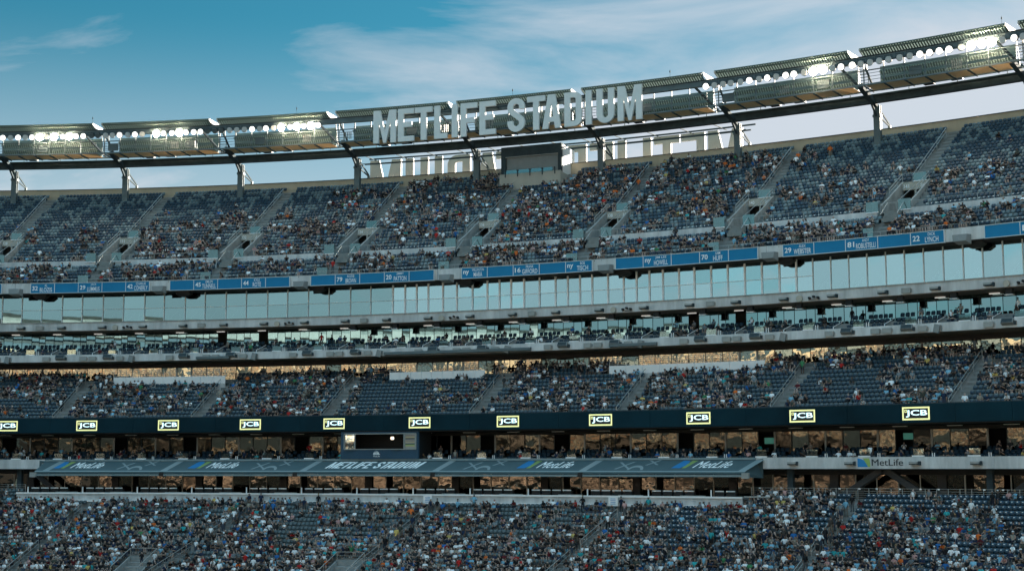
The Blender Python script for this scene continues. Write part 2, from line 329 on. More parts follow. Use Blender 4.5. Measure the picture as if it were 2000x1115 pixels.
for a, c in zip(PRESS, PRESS[1:]):
    wide = a < -16.3; narrow = -16.3 <= a < 36.0
    b = MB(); Mx = FR(a, 0, 19.44); hw = .10 if narrow else .055; W = (P(c,0,0)-P(a,0,0)).length
    b.box(-hw, hw, -.10, .10, 0, 3.68, 0, Mx)
    M2 = FR((a+c)/2, 0, 19.44); zt = 1.72
    if a < 36.0: b.box(-W/2+hw, W/2-hw, -.06, .06, zt-.035, zt+.035, 0, M2)
    b.box(-W/2+hw, W/2-hw, -.08, .08, 0, .07, 0, M2)
    p = b.build('press_window', MT['mull_w' if narrow else 'mull'], GS)
    if narrow is False and W > 1.9:                     # added pale shapes for the faint fittings and stair reflections in panes
        b = MB(); q = random.random(); b.box(W*.5*.3, W*.5*.3+.75, 0, .04, .1, .95+.3*q, 0, FR((a+c)/2, .35, 19.44)); b.bar(P(a+.5, .4, 19.6), P(a+1.5, .4, 20.5+q*.4), .05)
        for r_ in range(3): b.box(-.02+r_*.22, .02+r_*.22, 0, .04, .1, .5+.35*random.random(), 0, FR(a+.5, .35, 19.44))
        b.build('press_pale_shape', MT['white'], GS)
    if a < 36.0: pane(p, a, c, .01, 19.51, 19.44+zt-.035, 'press_l' if wide else 'press'); pane(p, a, c, .01, 19.44+zt+.035, 23.12, 'press_l' if wide else 'press')
    else: pane(p, a, c, .01, 19.51, 23.12, 'press')
# suite level, one bay every 5.67 m
BAYS = [-68.56+5.79*i for i in range(-4, 27)]
MB().arc(SA, SB, -2.1, 3.6, 14.0, 14.06).build('suite_soffit', MT['soffit2'], GS)
MB().arc(SA, SB, 7.2, 7.5, 14.4, 18.3).build('suite_room_wall', MT['room2'], GS)
b = MB(); b.prof(SA, SB, [(-2.05, 14.06), (-2.05, 14.5), (-.7, 14.5), (-.7, 15.1), (.4, 15.1), (.4, 15.7), (7.2, 15.7), (7.2, 14.06)]); b.build('suite_floor', MT['deck'], GS)
s = SA
while s < SB: MB().arc(s, s+9.7, -2.25, -2.08, 14.02, 14.96).build('suite_fascia_panel', MT['concrete'], GS); s += 9.72
OPEN_DOORS = {2, 3, 8, 14, 15, 16}
for i, c in enumerate(BAYS):
    e = c+5.79
    cuts = [c, c+1.05, c+1.9, c+3.15, c+4.4, e]
    for j in range(5):
        b = MB(); b.box(-.02, .02, -.04, .04, 0, 2.5, 0, FR(cuts[j], 3.4, 15.7)); p = b.build('suite_window', MT['steel_d'], GS)
        if j == 3 and (i*7+3) % 11 in (0, 4): continue
        pane(p, cuts[j], cuts[j+1], 3.42, 15.7, 18.2, 'suite', wob=.0016)
    MB().box(-.55, .55, -.1, .1, 0, .09, 0, FR(c+3.75, 2.9, 18.1)).build('ceiling_lamp', MT['tube'], GS)
    if i > 11: 
        b = MB().box(-.33, .33, -.3, .3, 0, .62, 0, FR(c+.5, .2, 17.62)); b.box(-.42, .42, -.3, .3, -.09, 0, 1, FR(c+.5, .2, 17.62)); b.build('hanging_speaker_box', [MT['black'], MT['white']], GS)
    for d in (2.9, 3.15): MB().box(-.035, .035, -.035, .035, 0, .98, 0, FR(c+d+.3, -1.9, 14.5)).build('suite_post', MT['white'], GS)
    MB().bar(P(c+5.5, .4, 16.0), P(c+5.2, -1.8, 15.2), .03).build('suite_rail', MT['white'], GS); MB().box(-.04, .04, -.04, .04, 0, .7, 0, FR(c+5.2, -1.8, 14.5)).build('suite_post', MT['white'], GS)
    b = MB(); b.box(-.58, .58, -.03, .03, .1, .8, 0, FR(c+2.35, -2.0, 14.96-.1)); b.build('suite_glass_screen', MT['screen_g'], GS)
    MB().box(-.6, .6, -.07, .05, -.06, .05, 0, FR(c+2.35, -2.02, 15.0)).build('suite_ledge', MT['white'], GS)
# club level behind the middle tier
MB().arc(SA, SB, 2.75, 3.1, 13.45, 14.0).build('club_header', MT['black'], GS)
MB().arc(SA, SB, 8.0, 8.3, 10.0, 14.0).build('club_room_wall', MT['room2'], GS)
MB().arc(SA, SB, 1.3, 8.0, 11.45, 11.6).build('club_floor', MT['deck'], GS)
s = SA; i = 0
while s < SB:
    wd = 2.1; b = MB(); kind = i % 9
    col = 'steel_l' if kind in (4, 5) else 'steel_d'; hw = .12 if kind in (4, 5) else .025
    b.box(-hw, hw, -.05, .05, 0, 1.87, 0, FR(s, 3.0, 11.6)); p = b.build('club_window', MT[col], GS)
    pane(p, s, s+wd, 3.02, 11.6, 13.45, 'club', wob=.012); s += wd; i += 1
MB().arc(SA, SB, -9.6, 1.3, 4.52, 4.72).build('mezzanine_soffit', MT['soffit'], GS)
steps('mezzanine_deck', 0, NM, mz, SA, SB)
PLAT = [(-54.7, -38.9), (-16.0, -3.0), (13.3, 32.6)]
for a, c in PLAT:                                  # raised platforms with a white front behind the top rows
    MB().arc(a, c, -1.3, 1.2, 11.0, 11.25).build('platform_floor', MT['deck'], GS)
    n = 9
    for j in range(n): MB().arc(a+(c-a)*j/n+.02, a+(c-a)*(j+1)/n-.02, -1.36, -1.28, 11.02, 12.0).build('platform_panel', MT['white'], GS)
    MB().arc(a, c, -1.34, -1.26, 10.2, 11.2).build('platform_wall', MT['concrete'], GS)
    b = MB()
    for j in range(2*n+1): b.box(-.025, .025, -.025, .025, 0, .95, 0, FR(a+(c-a)*j/(2*n), -1.2, 11.92))
    for z in (12.15, 12.4, 12.65, 12.87): b.arc(a, c, -1.22, -1.18, z, z+.035)
    b.build('platform_railing', MT['galv'], GS)
# lower suites under the ribbon board
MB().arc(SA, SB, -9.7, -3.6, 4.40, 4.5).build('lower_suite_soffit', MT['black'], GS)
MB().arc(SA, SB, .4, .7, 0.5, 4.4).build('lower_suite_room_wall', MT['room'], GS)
b = MB(); b.prof(SA, SB, [(-9.4, .1), (-9.4, .62), (-7.9, .62), (-7.9, 1.02), (-6.8, 1.02), (-6.8, 1.42), (.4, 1.42), (.4, .1)]); b.build('lower_suite_floor', MT['deck'], GS)
s = SA
while s < SB: MB().arc(s, s+11.9, -9.58, -9.4, .06, 1.23).build('lower_fascia_panel', MT['concrete'], GS); s += 11.92
s = SA; i = 0
while s < SB:
    b = MB(); wd = 1.95; post = i % 3 == 0
    b.box(-(.1 if post else .03), .1 if post else .03, -.06, .06, 0, 2.6, 0, FR(s, -4.0, 1.42)); p = b.build('lower_suite_window', MT['steel_l' if post else 'steel_d'], GS)
    if (i*5) % 13 not in (0, 1): pane(p, s, s+wd, -3.98, 1.7, 4.02, 'lsuite', wob=.012)
    MB().arc(s, s+wd, -4.05, -3.95, 4.02, 4.4).build('lower_suite_header', MT['black'], GS)
    if i % 3 == 1:
        MB().box(-.75, .75, -.15, .15, 0, .07, 0, FR(s+1, -5.2, 4.3)).build('lower_suite_lamp', MT['white'], GS)
        for d in (0, .22): MB().box(-.035, .035, -.035, .035, 0, .95, 0, FR(s+d+.2, -9.2, .66)).build('lower_suite_post', MT['white'], GS)
        MB().box(-.62, .62, -.12, .05, 0, .12, 0, FR(s-1.2, -9.42, 1.24)).build('lower_suite_ledge', MT['white'], GS)
        MB().box(-.55, .55, -.02, .02, 0, .65, 0, FR(s-1.2, -9.3, 1.36)).build('lower_suite_screen', MT['screen_g'], GS)
    s += wd; i += 1
# lounge level behind the ledge
MB().arc(SA, SB, -9.5, -5.4, -.02, .08).build('lounge_soffit', MT['black'], GS)
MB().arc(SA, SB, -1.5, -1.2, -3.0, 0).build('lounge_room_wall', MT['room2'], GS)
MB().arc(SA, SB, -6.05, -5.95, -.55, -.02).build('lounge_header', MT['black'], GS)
MB().arc(LEDGE0, LEDGE1, -11.9, -1.5, -3.1, -2.95).build('lounge_floor', MT['deck'], GS)
for a, c in ((SA, LEDGE0), (LEDGE1, SB)): MB().arc(a, c, -9.4, -1.5, -3.1, -2.95).build('lounge_floor', MT['deck'], GS)
s = SA; i = 0
while s < SB:
    wd = 2.35; b = MB(); k = i % 5
    if k == 3: b.box(-.45, .45, -.12, .12, 0, 2.4, 1, FR(s, -6.1, -2.95))
    b.box(-.06, .06, -.06, .06, 0, 2.4, 0, FR(s, -6.0, -2.95)); p = b.build('lounge_window', [MT['beige'], MT['soffit']], GS)
    if k != 4: pane(p, s, s+wd, -5.98, -2.95, -.55, 'lounge', wob=.012)
    else: pane(p, s+.9, s+wd, -5.98, -2.95, -.55, 'lounge', wob=.012)
    s += wd; i += 1
# diagonal struts outside the lounge glass
for a, c in ((48.5, 43.6), (48.9, 53.6), (65.5, 61.2), (66, 71), (-62.4, -58.5), (-79, -84), (-78.6, -73.6)):
    MB().bar(P(a, -8.2, -.05), P(c, -8.0, -2.95), .28, 0, .3).build('lounge_strut', MT['soffit'], GS)
for a in (38.3, 59.9, -63.9): MB().box(-.3, .3, -.3, .3, 0, 2.95, 0, FR(a, -8.2, -2.95)).build('lounge_column', MT['steel_d'], GS)
# ledge with its white edges, in panels
n = 17
for j in range(n):
    a, c = LEDGE0+(LEDGE1-LEDGE0)*j/n, LEDGE0+(LEDGE1-LEDGE0)*(j+1)/n
    MB().arc(a+.01, c-.01, -12.15, -11.95, -3.70, -2.98).build('ledge_panel', MT['concrete'], GS)
MB().arc(LEDGE0, LEDGE1, -12.28, -11.9, -2.98, -2.80).build('ledge_cap', MT['white'], GS)
MB().arc(LEDGE0, LEDGE1, -12.32, -12.0, -3.92, -3.70).build('ledge_foot', MT['white'], GS)
MB().arc(LEDGE0, LEDGE1, -12.2, -11.9, -6.0, -3.87).build('ledge_wall', MT['deck'], GS)
# lower bowl
b = MB(); pts = []
for k in range(NL-1, -1, -1):
    o, z = lo(k); pts += [(o-.0, z-.445), (o, z)]
pts.append((-12.06, lo(0)[1]))
b.prof(SA, SB, pts, 0, caps=False, closed=False); b.build('lower_deck', MT['deck'], GS)
for a, c in ((SA, LEDGE0), (LEDGE1, SB)):
    b = MB(); pts = []
    for k in (-1, -2, -3): o, z = lo(k); pts += [(o, z-.445), (o, z)]
    pts += [(-9.54, lo(-3)[1]), (-9.54, -2.95), (-9.4, -2.95)]
    b.prof(a, c, pts, 0, caps=False, closed=False); b.build('lower_deck', MT['deck'], GS)
    b = MB(); n = int((c-a)/1.2)
    for j in range(n+1): b.box(-.025, .025, -.025, .025, 0, 1.05, 0, FR(a+(c-a)*j/n, -9.8, -2.9))
    for z in (-2.75, -2.55, -2.35, -2.15, -1.9): b.arc(a, c, -9.82, -9.78, z, z+.03)
    b.build('walkway_railing', MT['galv'], GS)
    n = int((c-a)/2.2)
    for j in range(n): 
        if (j*3) % 7 not in (2,): MB().box(-.1, .1, -.05, .05, 0, .13, 0, FR(a+1+j*2.2+(j*j % 3)*.3, -9.85, -1.98)).build('railing_plate', MT['white'], GS)
fo, fz = lo(NL-1)
MB().arc(SA, SB, fo-.3, fo-.02, -CZ, fz-.2).build('field_wall', MT['concrete'], GS)
# ------------------------------------------------------------------ aisles with steps, handrails
def aisle(name, rows, fn, s_of, w=.5, rail=True, railside=-1, mid=True):
    b = MB()
    for k in rows:
        o, z = fn(k); s = s_of(o)
        dz = abs(fn(k+1)[1]-z)
        b.arc(s-w, s+w, o-.012, o+.42, z-.02, z+.012, 0, 5)
        b.arc(s-w, s+w, o+.42, o+.84, z-.02, z+dz/2, 0, 5)
    b.build(name, MT['step'], GS)
def handrail(pts, h=.95, gap=4):
    b = MB(); prev = None
    for i, q in enumerate(pts):
        q = Vector(q); t = q+Vector((0,0,h))
        if i % gap == 0 or i == len(pts)-1:
            b.bar(q, t, .028)
            if prev is not None: b.bar(prev, t, .028); b.bar(prev-Vector((0,0,h*.5)), t-Vector((0,0,h*.5)), .02)
            prev = t
    b.build('aisle_handrail', MT['galv'], GS)
for a in AU:
    aisle('aisle_stair', range(VTOP, NU-1), up, lambda o, a=a: a)
    handrail([P(a-.66, *up(k)) for k in range(VTOP, NU-1)], gap=5)
    aisle('aisle_stair', range(0, NF), fr, lambda o, a=a: a-.3)
for a in AM:
    aisle('aisle_stair', range(0, NM-1), mz, lambda o, a=a: a)
    handrail([P(a-.66, *mz(k)) for k in range(0, NM-1)], gap=4)
for i in range(len(AL)):
    aisle('aisle_stair', range(0, NL), lo, lambda o, i=i: al_s(i, o))
    handrail([P(al_s(i, lo(k)[0])-.55, *lo(k)) for k in range(1, 9)], gap=3)
    handrail([P(al_s(i, lo(k)[0])-.55, *lo(k)) for k in range(10, NL-4)], gap=3)
# ------------------------------------------------------------------ vomitories
VN = [('327','328'),('328','331'),('331','332'),('332','334'),('334','336'),('336','338'),('338','340'),('340','342'),('341','342'),('343','344')]
for (n1, n2), c in zip(VN, VOMC):
    M = FR(c, 0, 0); vo, vz = up(VTOP)
    b = MB(); zf = 28.0
    b.box(-VW, VW, 2.85, 14.0, zf-.2, zf, 1, M)                                       # floor
    for sx in (-1, 1):                                                                # sloping side walls
        x0, x1 = (sx*VW, sx*(VW-.2)) if sx > 0 else (sx*(VW-.2), sx*VW)
        x0, x1 = min(x0, x1), max(x0, x1)
        pr = [(3.0, zf), (vo+.1, zf), (vo+.1, vz+.35), (5.6, 30.1), (3.0, 28.75)]
        n = len(b.v); b.v += [tuple(M @ Vector((x0, o, z))) for o, z in pr] + [tuple(M @ Vector((x1, o, z))) for o, z in pr]
        b.f += [(n, n+1, n+2, n+3, n+4), (n+9, n+8, n+7, n+6, n+5)] + [(n+i, n+5+i, n+5+(i+1) % 5, n+(i+1) % 5) for i in range(5)]; b.m += [0]*7
    b.box(-VW+.2, VW-.2, vo-.35, vo+.05, vz-.78, vz+.12, 2, M)                             # lintel
    b.box(-VW+.2, VW-.2, 13.6, 14.0, zf, vz-.5, 3, M); b.box(-.09, .09, vo-.3, vo-.1, zf, vz-.78, 2, M)
    v = b.build('vomitory', [MT['deck'], MT['deck'], MT['beige'], MT['room2']], GS)
    MB().box(-.15, VW-.3, -.02, .02, .14, 1.1, 0, M @ Matrix.Translation((0, vo-.3, vz))).build('glass_guard', MT['gpanel'], v)
    MB().box(-.2, VW-.25, -.06, .06, .11, .2, 0, M @ Matrix.Translation((0, vo-.36, vz))).build('guard_foot', MT['white'], v)
    for t, x in ((n1, -VW+.62), (n2, VW-.62)):
        map_geo('number_sign', [(fit_geo(text_geo(t, 1, .02), x-.36, x+.36, 0, .42), MT['print_w'])], lambda px, py, M=M: M @ Vector((px, vo-.36, vz-.55+py)), v)
    for x in (-VW-.75, VW-.35): 
        MB().box(-.7, .7, -.02, .02, 0, 1.15, 0, M @ Matrix.Translation((x, 2.5, 28.0))).build('glass_guard', MT['gpanel'], v)
        MB().box(-.72, .72, -.06, .06, -.1, 0, 0, M @ Matrix.Translation((x, 2.48, 28.0))).build('guard_foot', MT['white'], v)
    MB().box(-.72, .72, -.02, .02, 0, .95, 0, M @ Matrix.Translation((-1.2, -2.15, 24.55))).build('glass_guard', MT['gpanel'], v)
    b = MB()
    for sx in (-VW+.1, VW-.1):
        b.bar(M @ Vector((sx, vo, vz+1.2)), M @ Vector((sx, 5.6, 31.0)), .03); b.bar(M @ Vector((sx, vo, vz+.8)), M @ Vector((sx, 5.6, 30.6)), .025)
        for o_, z_ in ((vo, vz+.35), (5.6, 30.1), (8, 31.6)): b.bar(M @ Vector((sx, o_, z_)), M @ Vector((sx, o_, z_+.9)), .025)
    b.bar(M @ Vector((-VW, vo-.3, vz+1.15)), M @ Vector((VW, vo-.3, vz+1.15)), .025)
    b.bar(M @ Vector((.2, 3.2, 29.0)), M @ Vector((.2, 8.6, 31.6)), .03); b.bar(M @ Vector((.2, 3.2, 28.0)), M @ Vector((.2, 3.2, 29.0)), .03)
    for k in range(4): b.box(-.5, 1.2, 1.5-k*.4, 1.9-k*.4, 26.4, 27.8-k*.32, 1, M)
    b.bar(M @ Vector((-.62, 2.6, 28.9)), M @ Vector((-.62, .4, 27.3)), .03); b.bar(M @ Vector((1.25, 2.6, 28.9)), M @ Vector((1.25, .4, 27.3)), .03)
    b.build('vomitory_rail', [MT['galv'], MT['step']], v)
# guard rails along the fronts of the tiers
b = MB(); n = 100
for j in range(n+1): b.box(-.02, .02, -.02, .02, 0, .75, 0, FR(SA+(SB-SA)*j/n, 2.6, 28.12)); b.box(-.02, .02, -.02, .02, 0, .5, 0, FR(SA+(SB-SA)*j/n, -2.2, 24.5))
b.arc(SA, SB, 2.58, 2.62, 28.85, 28.89); b.arc(SA, SB, -2.22, -2.18, 24.98, 25.02); b.build('front_guard_rail', MT['galv'], GS)
# lower portals at the bottom edge
for i in (2, 3):
    k0 = 12; o, z = lo(k0); s = -38.3 if i == 2 else -9.8; M = FR(s, o, z)
    b = MB(); b.box(-1.6, 1.6, -.1, .1, -.45, .25, 0, M); b.box(-1.55, 1.55, -.04, .04, -2.4, -.45, 2, M); b.box(-1.55, 1.55, -4.5, -.04, -2.5, -2.3, 1, M)  # dark panel stands in for the shade of an opening
    for x in (-1.72, 1.58):
        n = len(b.v); pr = [(.1, -2.5), (.1, .25), (-4.5, -1.6), (-4.5, -2.9)]
        b.v += [tuple(M @ Vector((xx, y, z_))) for xx in (x, x+.14) for y, z_ in pr]; b.f += [(n, n+1, n+2, n+3), (n+7, n+6, n+5, n+4)]+[(n+i, n+4+i, n+4+(i+1) % 4, n+(i+1) % 4) for i in range(4)]; b.m += [0]*6
    v = b.build('lower_portal', [MT['deck'], MT['step'], MT['room']], GS)
    b = MB()
    for x in (-1.65, 1.65):
        b.bar(M @ Vector((x, 0, 1.1)), M @ Vector((x, -4.4, -.7)), .03); b.bar(M @ Vector((x, -4.4, -1.6)), M @ Vector((x, -4.4, -.7)), .03); b.bar(M @ Vector((x, 0, 0)), M @ Vector((x, 0, 1.1)), .03)
    b.bar(M @ Vector((-1.65, 0, 1.1)), M @ Vector((1.65, 0, 1.1)), .03); b.bar(M @ Vector((-1.65, 0, .7)), M @ Vector((1.65, 0, .7)), .02); b.build('portal_rail', MT['galv'], v)
# ------------------------------------------------------------------ columns that carry the lighting truss
for c in [-79.24, -63.42, -46.88, -30.18, -13.41, 3.54, 21.28, 38.25, 55.3, 72.5]:
    M = FR(c, 0, 0); b = MB()
    b.box(-.42, .42, 20.95, 21.02, 38.5, 44.7, 0, M); b.box(-.42, .42, 21.5, 21.57, 38.5, 44.7, 0, M); b.box(-.05, .05, 21.02, 21.5, 38.5, 44.7, 0, M)
    b.box(-.5, .5, 20.85, 21.65, 43.2, 43.5, 0, M)
    co = b.build('truss_column', MT['steel'], GS)
    b = MB(); b.bar(M @ Vector((0, 21.5, 44.6)), M @ Vector((0, 25.6, 43.1)), .06, 0, .10); b.bar(M @ Vector((0, 21.5, 43.5)), M @ Vector((0, 25.6, 42.9)), .06, 0, .1); b.build('brace', MT['steel_d'], co)
    MB().box(-.16, .16, 25.4, 25.65, 30, 43.0, 0, M).build('rear_post', MT['steel'], co)
    b = MB(); b.bar(M @ Vector((0, 20.6, 44.6)), M @ Vector((0, 15.6, 45.95)), .3, 0, .28); b.bar(M @ Vector((0, 21.0, 43.3)), M @ Vector((0, 18.4, 45.2)), .12); b.build('outrigger', MT['steel_d'], co)
# ------------------------------------------------------------------ lighting truss
LT = empty('lighting_truss', FR(0, 20, 44.7), 'long curved steel lighting gantry with ribbed canopy above the top tier', 'lighting gantry')
MODS = [(-98.5,-82.2), (-80.9,-65.45), (-64.2,-48.7), (-47.59,-31.76), (-30.51,-14.56), (-13.42,2.35), (3.72,19.71), (21.15,37.51), (38.9,55.34), (56.71,72.5), (73.9,90)]
for j in range(12):
    a, c = SA+(SB-SA)*j/12, SA+(SB-SA)*(j+1)/12
    b = MB(); b.arc(a, c, 19.6, 20.4, 45.62, 45.78); b.arc(a, c, 19.6, 20.4, 44.72, 44.86); b.arc(a, c, 19.94, 20.06, 44.86, 45.62); b.build('ring_beam', MT['steel_d'], LT)
MB().arc(SA, SB, 14.5, 15.1, 48.45, 49.12).build('box_girder', MT['steel'], LT)
MB().arc(SA, SB, 14.35, 15.2, 49.12, 49.2).build('girder_cap', MT['steel_d'], LT)
def ribbed(s0, s1, oA, zA, oB, zB, pitch=.32, depth=.09, name='canopy_panel', mats=('rib_d', 'rib_lit'), t=.03):
    n = int((s1-s0)/pitch); b = MB(); dv = Vector((oB-oA, 0, zB-zA)); nrm = Vector((-(zB-zA), 0, (oB-oA))); nrm.normalize()
    pts = []
    for i in range(n):
        for q, d in ((0, 0), (.45, 0), (.5, depth), (.95, depth)): pts.append((s0+(i+q)*pitch, d))
    pts.append((s0+n*pitch, 0))
    for (sa, da), (sb, db) in zip(pts, pts[1:]):
        m = 1 if (da == db and da == 0) else 0
        b.quad([P(sa, oA+nrm.x*da, zA+nrm.z*da), P(sb, oA+nrm.x*db, zA+nrm.z*db), P(sb, oB+nrm.x*db, zB+nrm.z*db), P(sa, oB+nrm.x*da, zB+nrm.z*da)], m)
    return b.build(name, [MT[mats[0]], MT[mats[1]]], LT)
for i, (a, c) in enumerate(MODS):
    p = ribbed(a, c, 13.75, 49.93, 15.5, 49.22)
    b = MB(); b.arc(a, c, 13.6, 13.8, 49.9, 50.0); b.arc(a, c, 13.95, 14.2, 49.72, 49.86); b.build('canopy_edge', MT['rib_d'], p)
    b = MB(); 
    for e, sg in ((a, -1), (c, 1)): b.prof(e-.05, e+.05, [(13.6, 50.0), (13.6, 49.75), (15.5, 49.15), (17.2, 49.15), (17.2, 50.0)])
    b.build('canopy_end_plate', MT['letter_s'], p)
    b = MB()
    for j in range(5): b.box(-.12, .12, -.12, .12, -.1, .1, 0, FR(a+(c-a)*(j+.5)/5, 14.1, 49.72))
    b.build('canopy_bracket', MT['steel_l'], p)
    # louvre strips behind the catwalk, open at the bay ends
    for z0, o0 in ((45.98, 18.6), (46.75, 18.2), (47.55, 17.6)): ribbed(a+.9, c-.9, o0, z0+.5, o0+.5, z0, .30, .08, 'louvre_strip')
    MB().arc(a+.6, c-.6, 18.9, 19.0, 45.9, 48.9).build('back_screen', MT['rib_d'], LT)
    # catwalk: edge beams, grating panels, posts and rails
    b = MB(); b.arc(a-1.4, c, 14.85, 15.0, 45.72, 45.92); b.arc(a-1.4, c, 18.2, 18.35, 45.75, 45.95); b.build('catwalk_beam', MT['steel'], LT)
    n = 7
    for j in range(n):
        x0, x1 = a+(c-a)*j/n+.08, a+(c-a)*(j+1)/n-.08
        b = MB()
        for q in range(9):
            y0 = 15.05+3.1*q/9; b.arc(x0, x1, y0, y0+.22, 45.80, 45.85, 0, 3)
        b.build('catwalk_grating', MT['grate'], LT)
        b = MB(); b.box(-.05, .05, 0, 3.4, -.16, 0, 0, FR(x0-.08, 14.95, 45.78)); b.bar(P(x0-.08, 15.0, 45.7), P(x0+.5, 14.4, 45.35), .035); b.build('catwalk_joist', MT['steel_d'], LT)
        b = MB(); b.box(-.06, .06, -.06, .06, 0, 2.7, 0, FR(x0-.08, 15.0, 45.9)); b.build('catwalk_post', MT['steel'], LT)
        if (i*3+j) % 5 == 1: MB().box(-.75, .75, -.12, .12, 0, 1.0, 0, FR(x0+1.1, 15.25, 46.2)).build('equipment_cabinet', MT['steel'], LT)
        if (i*5+j) % 6 == 2:
            b = MB()
            for q in range(5): b.box(-.05, .05, -.05, .05, 0, 1.0, 0, FR(x0+.4+q*.25, 15.6, 46.3))
            b.build('pipe_stack', MT['steel_l'], LT)
    b = MB()
    for z in (46.35, 46.75, 47.15): b.arc(a-1.4, c, 14.93, 14.98, z, z+.05)
    b.arc(a-1.4, c, 14.9, 15.0, 47.5, 47.62); b.build('catwalk_rail', MT['steel'], LT)
    b = MB()                                                       # ladder and diagonal in the open bay end
    for q in range(9): b.box(-.5, .5, -.03, .03, 0, .06, 0, FR(c+.7, 17.4-.1*q, 46.0+.32*q))
    for x in (-.5, .5): b.bar(P(c+.7+x, 17.4, 45.9), P(c+.7+x, 16.5, 48.9), .04)
    b.build('ladder', MT['steel_l'], LT)
    b = MB(); b.bar(P(c+.1, 18.9, 46.0), P(c-1.6, 15.2, 48.6), .12); b.bar(P(c+1.3, 18.9, 46.0), P(c+1.3, 15.2, 48.6), .1); b.build('truss_diagonal', MT['steel_d'], LT)
    b = MB()
    for q in range(3): b.box(-.04, .04, -.04, .04, 0, .95, 0, FR(a+(c-a)*(q+.5)/3+.8, 19.9, 45.78-.85+.85)); 
    b.build('hanger', MT['steel_d'], LT)
for s in (-66.1, -36.7, 14.9, 54.5, -6.2):
    b = MB(); b.cyl(FR(s, 15.2, 49.9), .025, .012, 1.5, 6); b.box(-.06, .06, -.06, .06, 1.1, 1.35, 0, FR(s, 15.2, 49.9)); b.build('lightning_rod', MT['steel_d'], LT)
# long rails under the ring beam beside the outer letters
b = MB()
b.arc(-30.2, 22, 24.0, 24.2, 44.3, 44.45); b.arc(-30.2, 22, 25.8, 25.95, 45.4, 45.6); b.arc(-30.2, 22, 22.2, 22.3, 44.0, 44.1)
for j in range(12): b.bar(P(-29+j*4.3, 20.4, 44.9), P(-29+j*4.3, 26.0, 45.2), .05)
b.build('sign_support_rail', MT['steel_d'], LT)
# floodlights -------------------------------------------------------
FL0 = [-78.36,-77.27,-76.18,-75.16,-74.22,-73.12,-72.17,-71.08,-69.83,-68.88,-67.93,-66.9,-65.73,-64.84,-63.67,-62.71,-61.68,-60.5,-59.47,-58.44,-56.38,-55.34,-54.16,-53.06,-52.1,-50.99,-50.03,-49.0,-47.96,-47.0,-45.82,-44.79,-43.68,-42.58,-41.47,-40.59,-39.48,-38.38,-37.13,-36.17,-35.15,-34.12,-33.09,
 19.92,21.03,22.13,23.1,24.32,25.41,26.63,27.64,28.78,29.91,30.91,32.16,33.27,34.45,35.55,36.59,37.92,38.95,40.03,41.1,42.17,43.47,44.64,45.75,46.85,47.94,49.03,50.4,51.47,52.64,53.7,54.86,56.13,57.11]
LV = '101012021211' + 'uu' + '001010' + '2112111' + 'uuu' + '00010' + '102121211' + '000010101102201' + '1' + '000000' + '111102220' + '1' + '00'
LV = (LV + '0'*99)[:len(FL0)]
ORD = ['first','second','third','fourth','fifth','sixth','seventh','eighth','ninth','tenth','eleventh','twelfth','thirteenth','fourteenth','fifteenth','sixteenth','seventeenth','eighteenth','nineteenth','twentieth']
def lamp_mesh():
    b = MB(); R = Matrix.Rotation(math.pi/2, 4, 'X')
    b.cyl(R @ Matrix.Translation((0, 0, -.02)), .40, .40, -.30, 16); b.cyl(R @ Matrix.Translation((0, 0, -.32)), .40, .2, -.35, 16)
    b.box(-.05, .05, .2, .3, -.1, .45); return b.mesh('lamp_housing', MT['black'])
HM = lamp_mesh(); LMESH = {}
for k, mt in (('0', 'lamp0'), ('1', 'lamp1'), ('2', 'lamp2'), ('u', 'lampd')):
    LMESH[k] = MB().cyl(Matrix.Rotation(math.pi/2, 4, 'X') @ Matrix.Translation((0, 0, -.03)), .52 if k == '2' else .40, .48 if k == '2' else .36, .10, 16).mesh('lens', MT[mt])  # glaring lenses drawn larger, standing in for bloom
YOKE = MB().box(-.46, -.42, -.04, .04, -.1, .5).box(.42, .46, -.04, .04, -.1, .5).box(-.46, .46, -.04, .04, .46, .52).mesh('yoke', MT['steel_d'])
for n, s in enumerate(FL0):
    k = LV[n]; st = {'0': 'pale unlit', '1': 'glowing white', '2': 'glaring warm', 'u': 'dark tilted'}[k]
    cnt = sum(1 for q in range(n+1) if LV[q] == k and (FL0[q] < 0) == (s < 0))-1
    o_ = ORD[cnt] if cnt < 20 else 'twenty-%s' % ORD[cnt-20]
    M = FR(s, 13.95, 48.2, tilt=math.radians(9 if k != 'u' else 24) , yaw=(random.gauss(0, .1) if k != '0' else random.gauss(.35, .12)))
    h = empty('floodlight', M, '%s floodlight, %s such from the left on the truss %s of the big sign' % (st, o_, 'left' if s < 0 else 'right'), 'floodlight', 'floodlights along the lighting gantry')
    link('housing', HM, h, M); link('lens', LMESH[k], h, M); link('yoke', YOKE, h, M)
